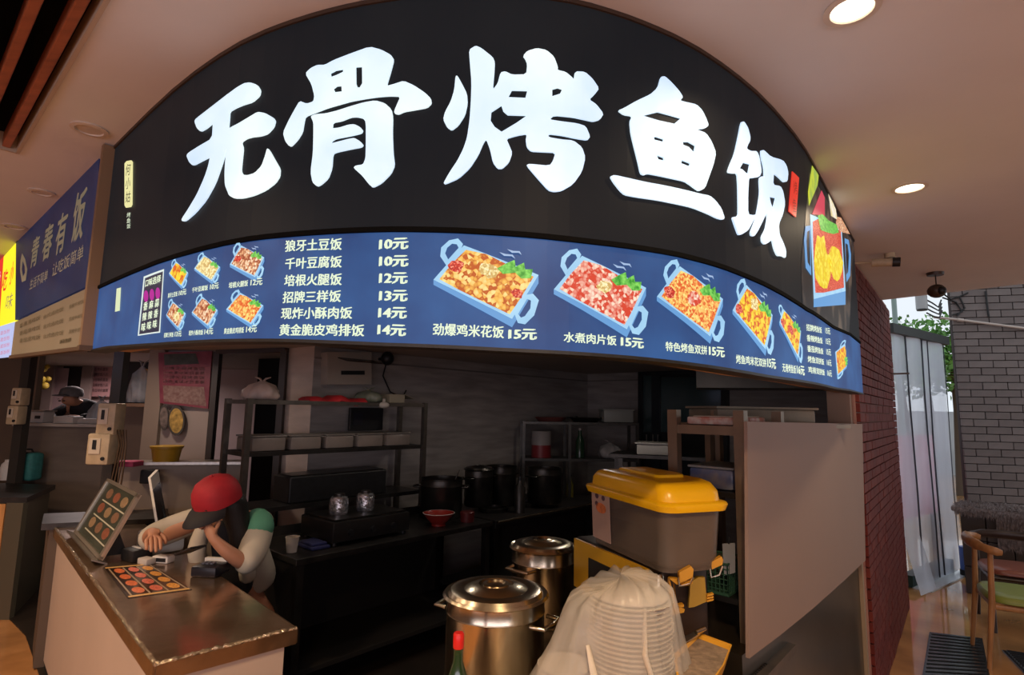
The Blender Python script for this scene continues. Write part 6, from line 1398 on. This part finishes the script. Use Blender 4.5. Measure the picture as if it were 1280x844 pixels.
# ================================================================ OUTSIDE, RIGHT
C0, C1 = Vector((3.70, 5.44)), Vector((4.86, 6.28))
cv = thing('strip_curtain', 'translucent pale plastic strip curtain beside the red brick wall', 'curtain', (*((C0 + C1) / 2), 0))
cvd = (C1 - C0).normalized(); cvn = Vector((cvd.y, -cvd.x)); cL = (C1 - C0).length
strip_m = mat('hazy_pvc_strip', (.74, .80, .92), .28, 0, 2.5, .08, .15, alpha=.44, stretch=(3, 3, .6))
seam_m = mat('dark_seam', (.05, .055, .07), .5)
us = [0, .27, .56, .66, 1.0]
for k in range(4):
    a_, b_ = us[k] * cL, us[k + 1] * cL; g = G(); n = 10; cols = []
    for i in range(n + 1):
        u = a_ + (b_ - a_) * i / n; bulge = .035 * math.sin(math.pi * i / n) * (1 if k % 2 else .5)
        cols.append([g.bm.verts.new(Vector(((C0 + cvd * (u + .02 * math.sin(z * 2.2 + k)) + cvn * (bulge * (.4 + z / 3) + (.12 * (1 - z / .5) if (k == 0 and z < .5) else 0))).to_tuple() + (z,)))) for z in (.03, .25, .5, .9, 1.4, 1.9, 2.46)])
    for p_, q_ in zip(cols, cols[1:]):
        for j in range(6): g.bm.faces.new((p_[j], q_[j], q_[j + 1], p_[j + 1]))
    ex_ = bmesh.ops.extrude_face_region(g.bm, geom=g.bm.faces[:])
    for v in ex_['geom']:
        if isinstance(v, bmesh.types.BMVert): v.co.x -= cvn.x * .003; v.co.y -= cvn.y * .003
    g.build('strip', strip_m, cv, 60)
    g = G(); g.tube([Vector(((C0 + cvd * (b_ + .02 * math.sin(z * 2.2 + k)) + cvn * .008).to_tuple() + (z,))) for z in (.04, .5, .9, 1.4, 1.9, 2.46)], .010 if k != 3 else .006, 6, flat=.6); g.build('seam', seam_m, cv, 60)
c = (C0 + C1) / 2; G().box((c.x, c.y, 2.50), (cL + .1, .12, .09), rz=math.atan2(cvd.y, cvd.x)).build('top_beam', mat('dark_beam', (.035, .04, .04), .6), cv)
b0_ = C0 + cvd * .30; b1_ = C1
t = thing('curtain_sill', 'dark green metal sill below the right half of the plastic curtain', 'sill', (*((b0_ + b1_) / 2), 0))
c = (b0_ + b1_) / 2 - cvn * .10; G().box((c.x, c.y, .06), ((b1_ - b0_).length, .10, .11), rz=math.atan2(cvd.y, cvd.x)).build('sill_bar', mat('dark_green_metal', (.012, .035, .03), .5), t)
c = (b0_ + b1_) / 2 + cvn * .02; G().box((c.x, c.y, .008), ((b1_ - b0_).length, .16, .014), rz=math.atan2(cvd.y, cvd.x)).build('floor_reflection', mat('white_reflection', (.62, .66, .70), .15), t)  # pale slab drawn as the white reflection at the threshold
# pink hoarding seen through the curtain, street beyond
t = thing('pink_hoarding', 'pink painted hoarding seen faintly through the lower curtain', 'hoarding', (4.55, 6.9, 0))
for k in range(3): G().box((4.52 + .42 * k, 6.75 + .29 * k, .92), (.48, .03, .98), rz=R(34)).build('hoarding_panel', mat('rose_paint_%d' % (k % 2), ((.80, .07, .20), (.68, .10, .24))[k % 2], .5), t)
for k in range(2): G().box((4.6 + .75 * k, 6.80 + .52 * k, .22), (.06, .06, .43)).build('hoarding_leg', steel_lt, t)
o = G().box((8, 16.4, .9), (18, .1, 1.8)).build('wall_street', mat('street_wall_grey', (.35, .37, .39), .8, 0, 1, .15)); o['kind'] = 'structure'
def tree(px, y, h, r_, seed, lab):
    rnd = random.Random(seed); c = Yp(px, 400, y); t = thing('tree', lab, 'tree', (c.x, c.y, 0)); h += .95; zc = h - r_
    G().tube([(c.x, c.y, 0), (c.x + .05, c.y, zc * .6), (c.x, c.y, zc)], [.12, .09, .05], 8).build('trunk', mat('bark', (.10, .07, .05), .9), t, 60)
    g = G()
    for k in range(1600):
        th, ph, rr_ = rnd.uniform(0, 6.28), math.acos(rnd.uniform(-1, 1)), r_ * rnd.uniform(.35, 1) * (1 + .2 * math.sin(3 * rnd.random()))
        p_ = Vector((c.x + rr_ * math.sin(ph) * math.cos(th), c.y + rr_ * math.sin(ph) * math.sin(th) * .8, zc + rr_ * math.cos(ph) * .7)); s_ = rnd.uniform(.09, .17)
        q_ = Matrix.Rotation(rnd.uniform(0, 6.28), 3, (rnd.uniform(-1, 1), rnd.uniform(-1, 1), rnd.uniform(-1, 1) + .01))
        g.bm.faces.new([g.bm.verts.new(p_ + q_ @ Vector(v_)) for v_ in ((-s_ / 2, 0, 0), (0, -s_ * .3, .01), (s_ / 2, 0, 0), (0, s_ * .3, .01))])
    o = g.build('foliage', mat('leaf_green_%d' % (seed % 2), ((.07, .20, .03), (.11, .27, .05))[seed % 2], .6, 0, 3, .4), t, fixn=False); o['kind'] = 'stuff'
tree(1118, 12.0, 3.10, 1.15, 1, 'leftmost green street tree above the plastic curtain')
tree(1150, 12.6, 3.12, 1.1, 2, 'middle green street tree beyond the curtain, beside the thin pole')
tree(1186, 12.2, 3.2, 1.15, 3, 'rightmost street tree next to the grey brick wall')
p = Yp(1119, 400, 11.0); t = thing('street_pole', 'thin grey pole against the white sky above the curtain', 'pole', (p.x, p.y, 0)); G().cyl((p.x, p.y, 0), (p.x, p.y, 4.4), .045).build('shaft', mat('grey_pole', (.22, .30, .28), .5), t, 40); G().cyl((p.x, p.y, 0), (p.x, p.y, .1), .09).build('base', mat('grey_pole', (.22, .30, .28), .5), t, 40)
# conduit, lamp unit and cables on the grey wall
def gwp(px, py, off=.05):
    d = ray(px, py); a = GW0 + gn * off; e = gdn; den = d.x * e.y - d.y * e.x; t_ = (a.x * e.y - a.y * e.x) / den; return Vector((0, 0, EYE)) + d * t_
t = thing('wall_conduit', 'pale conduit pipe sloping across the grey brick wall', 'pipe', tuple(gwp(1225, 404)))
G().cyl(gwp(1167, 396.5), gwp(1202, 400), .014).build('pipe_run', mat('pale_pipe', (.45, .38, .34), .5), t, 40); G().cyl(gwp(1200, 400), gwp(1300, 413), .014).build('pipe_run', mat('pale_pipe', (.45, .38, .34), .5), t, 40); G().cyl(gwp(1197, 399.6), gwp(1204, 400.6), .020).build('coupling', mat('pale_pipe', (.45, .38, .34), .5), t, 40)
p = gwp(1152, 380, .35); t = thing('street_lamp_unit', 'grey cylindrical lamp unit under the ceiling edge beside the grey wall', 'lamp', tuple(p))
G().cyl(p + Vector((0, 0, .09)), p + Vector((0, 0, -.06)), .055).build('housing', mat('grey_housing', (.35, .36, .37), .5), t, 40); G().cyl(p + Vector((0, 0, -.06)), p + Vector((0, 0, -.075)), .05).build('lens', black, t, 40)
g = G()
for k in range(4): g.tube([p + Vector((.05, 0, .05 - .05 * k)), p + Vector((.14, .03, .02 - .05 * k)), p + Vector((.20, .02, -.03 - .04 * k)), p + Vector((.26, .05, .06 - .04 * k))], .008, 6)
g.build('cables', black, t, 60)
t = thing('cable_bundle', 'dark cables pinned to the top of the grey brick wall', 'cable', tuple(gwp(1200, 375)))
for q_ in ([(1178, 372), (1195, 378), (1203, 390), (1190, 394)], [(1180, 368), (1188, 374), (1197, 372), (1210, 366)], [(1200, 372), (1206, 385), (1196, 395)], [(1232, 364), (1234, 382), (1236, 396)]):
    G().tube([gwp(x, y, .03) for x, y in q_], .009, 6).build('cable', black, t, 60)
# planter box with a furry mat draped over it
def obox(g, c, d, rz=0, bev=0): return g.box(c, d, rz=R(rz), bev=bev)
pc = Vector((5.40, 5.75)); pl = thing('planter_box', 'tall dark planter box in front of the grey brick wall', 'planter', (pc.x, pc.y, 0))
pa_, pb_ = Yp(1200, 650, 5.55), Yp(1300, 650, 5.15); pd = (pb_ - pa_); pd.z = 0; pang = math.atan2(pd.y, pd.x); pl_l = pd.length; pm = (pa_ + pb_) / 2; pnn = Vector((-pd.y, pd.x, 0)).normalized(); ztop = Yp(1200, 640, 5.55).z
for r_ in range(3):
    for k in range(3):
        c = pa_ + pd * ((k + .5) / 3) + pnn * .17; G().box((c.x, c.y, ztop * (r_ + .5) / 3), (pl_l / 3 - .008, .34, ztop / 3 - .008), rz=pang, bev=.004).build('block', mat('dark_planter_block', (.055, .045, .042), .7, 0, 5, .15, .2), pl)
mt = thing('fur_rug', 'shaggy grey-brown rug draped over the dark planter', 'rug', tuple(Vector((pm.x, pm.y, ztop + .01)) + pnn * .17))
fm = mat('shaggy_grey_fur', (.16, .125, .115), .9, 0, 40, .5, .8, col2=(.30, .25, .24))
c = pm + pnn * .17; G().box((c.x, c.y, ztop + .03), (pl_l + .12, .42, .05), rz=pang, bev=.015).build('rug_top', fm, mt)
c = pa_ + pd * .72 - pnn * .035; G().box((c.x, c.y, ztop - .12), (pl_l * .48, .05, .30), rz=pang, bev=.015).build('rug_drop', fm, mt)
g = G(); rnd = random.Random(11)
for k in range(5200):
    if k < 2300: u, d_, z = rnd.uniform(-.05, 1.05), rnd.uniform(-.06, .40), ztop + .055; dv = Vector((rnd.uniform(-1, 1), rnd.uniform(-1, 1), rnd.uniform(.1, .9)))
    elif k < 3200: u, d_, z = rnd.uniform(-.05, 1.05), -.065, ztop + rnd.uniform(.0, .05); dv = Vector((rnd.uniform(-.4, .4), 0, -1)) - pnn * .5
    else: u, d_, z = rnd.uniform(.48, .97), -.065, ztop + rnd.uniform(-.27, .03); dv = Vector((rnd.uniform(-.25, .25), 0, -1)) - pnn * .35
    p_ = pa_ + pd * u + pnn * d_; p_.z = z; dv = dv.normalized() * rnd.uniform(.03, .06); sd3 = Vector((rnd.uniform(-1, 1), rnd.uniform(-1, 1), rnd.uniform(-.5, .5))).normalized() * .004
    g.bm.faces.new([g.bm.verts.new(p_ - sd3), g.bm.verts.new(p_ + sd3), g.bm.verts.new(p_ + dv)])
o = g.build('pile', fm, mt, fixn=False); o['kind'] = 'stuff'
# debris and plants beside the planter
bp_ = Zp(1196, 702, .0); t = thing('weed_clump', 'clump of yellow-green weeds at the foot of the dark planter', 'plant', tuple(Vector((4.86, 5.95, 0))))
for k in range(26):
    a = rnd.uniform(0, 6.28); r_ = rnd.uniform(0, .09); q_ = Vector((4.86 + r_ * math.cos(a), 5.95 + r_ * math.sin(a), 0)); h_ = rnd.uniform(.12, .32); dx = rnd.uniform(-.06, .06)
    g = G(); g.prism([q_ + Vector((-.008, 0, .0)), q_ + Vector((.008, 0, 0)), q_ + Vector((dx + .02, .0, h_ * .6)), q_ + Vector((dx * 2, 0, h_))], (0, .002, 0)); g.build('leaf', mat('yellow_green_leaf', (.22, .26, .04), .6, 0, 8, .3), t)
t = thing('blue_drum', 'small blue and black drum beside the weeds by the planter', 'drum', (4.80, 6.10, 0)); G().cyl((4.80, 6.10, .06), (4.80, 6.10, .30), .06).build('drum_body', mat('blue_drum_paint', (.08, .14, .42), .3), t, 40); G().cyl((4.80, 6.10, .0), (4.80, 6.10, .07), .065).build('drum_base', black, t, 40)
# chairs and table
def chair(name, lab, loc, rz, seatm, woodm, h=.80, group=None):
    t = thing(name, lab, 'chair', loc, 0, group)
    def L(x, y, z): v = Matrix.Rotation(rz, 3, 'Z') @ Vector((x, y, z)); return v
    def add(g, nm, m_, sm=45): return g.build(nm, m_, t, sm, local=True)
    g = G(); secs = []
    for (sc_, z) in ((.90, .425), (1.0, .435), (1.0, .455), (.93, .475), (.6, .482)):
        pts = []
        for i in range(28):
            a = 2 * math.pi * i / 28; x = math.copysign(abs(math.cos(a)) ** .55, math.cos(a)) * .235 * sc_; y = math.copysign(abs(math.sin(a)) ** .55, math.sin(a)) * .22 * sc_; pts.append(L(x, y, z))
        secs.append(pts)
    loft(g, secs); add(g, 'seat', seatm)
    g = G()
    for a_, b_ in (((-.21, -.19), (.21, -.19)), ((.21, -.19), (.20, .19)), ((.20, .19), (-.20, .19)), ((-.20, .19), (-.21, -.19))): g.tube([L(*a_, .405), L(*b_, .405)], .020, 8)
    add(g, 'seat_frame', woodm)
    for x, y in ((-.21, -.20), (.21, -.20)): g = G(); g.tube([L(x, y, .44), L(x * 1.04, y * 1.1, .0)], [.019, .013], 10); add(g, 'leg', woodm)
    for x in (-.21, .21): g = G(); g.tube([L(x, .19, h - .035), L(x * 1.02, .205, .42), L(x * 1.06, .25, .0)], [.015, .020, .013], 10); add(g, 'leg', woodm)
    g = G(); pts = [L(.27 * math.sin(a), .22 - .0 + .11 * math.cos(a) - .06, h - .03 + .02 * math.cos(a)) for a in [(-1.75 + 3.5 * i / 16) for i in range(17)]]
    g.tube(pts, [.012] + [.018] * 4 + [.024] * 7 + [.018] * 4 + [.012], 10, flat=1.5); add(g, 'backrest', woodm)
    return t
wood_c = mat('honey_wood', (.36, .17, .065), .4, 0, 5, .25, .05, stretch=(6, 6, 1)); green_s = mat('olive_leatherette', (.21, .25, .045), .40, 0, 9, .08)
chair('wooden_chair', 'honey wood chair with an olive green padded seat at the right edge', (3.50, 4.0, 0), R(62), green_s, wood_c)
q_ = Zp(1272, 712, .45)
chair('wooden_chair', 'dark wooden chair with a red-brown seat, behind the green-seated chair', (q_.x, q_.y, 0), R(-28), mat('red_brown_leatherette', (.22, .07, .045), .3, 0, 4, .12), mat('dark_wood', (.035, .022, .018), .3), h=.68)
# door mats
def mat_rug(lab, c, sx3, sy3, rz, zz=.002):
    t = thing('door_mat', lab, 'mat', (c[0], c[1], zz)); mm = Matrix.Rotation(rz, 3, 'Z')
    G().box((c[0], c[1], zz + .005), (sx3, sy3, .010), rz=rz, bev=.003).build('mat_base', mat('wet_black_rubber', (.012, .013, .015), .22, 0, 8, .3, .1), t)
    n = int(sy3 / .035)
    for k in range(n):
        o_ = mm @ Vector((0, -sy3 / 2 + (k + .5) * sy3 / n, 0)); G().box((c[0] + o_.x, c[1] + o_.y, zz + .013), (sx3 * .94, .016, .008), rz=rz).build('rib', mat('wet_grey_rubber', (.03, .035, .04), .18), t)
    return t
m0, m1, m2, m3 = Zp(1162, 792, 0), Zp(1228, 800, 0), Zp(1246, 890, 0), Zp(1146, 890, 0)
t = thing('door_mat', 'ribbed wet black door mat on the ochre floor by the red wall', 'mat', (*((m0 + m2) / 2).xy, .002))
G().prism([Vector((q_.x, q_.y, .002)) for q_ in (m0, m1, m2, m3)], (0, 0, .010)).build('mat_base', mat('wet_black_rubber', (.012, .013, .015), .22, 0, 8, .3, .1), t)
for k in range(20):
    v = (k + .3) / 20; v2 = v + .022; a_ = m0.lerp(m3, v).lerp(m1.lerp(m2, v), .04); b_ = m0.lerp(m3, v).lerp(m1.lerp(m2, v), .96); c_ = m0.lerp(m3, v2).lerp(m1.lerp(m2, v2), .96); d_ = m0.lerp(m3, v2).lerp(m1.lerp(m2, v2), .04)
    G().prism([Vector((q_.x, q_.y, .012)) for q_ in (a_, b_, c_, d_)], (0, 0, .006)).build('rib', mat('wet_grey_rubber', (.03, .035, .04), .18), t)
mat_rug('second black door mat under the green-seated chair', (3.72, 3.70), .8, .8, R(-25), .002)
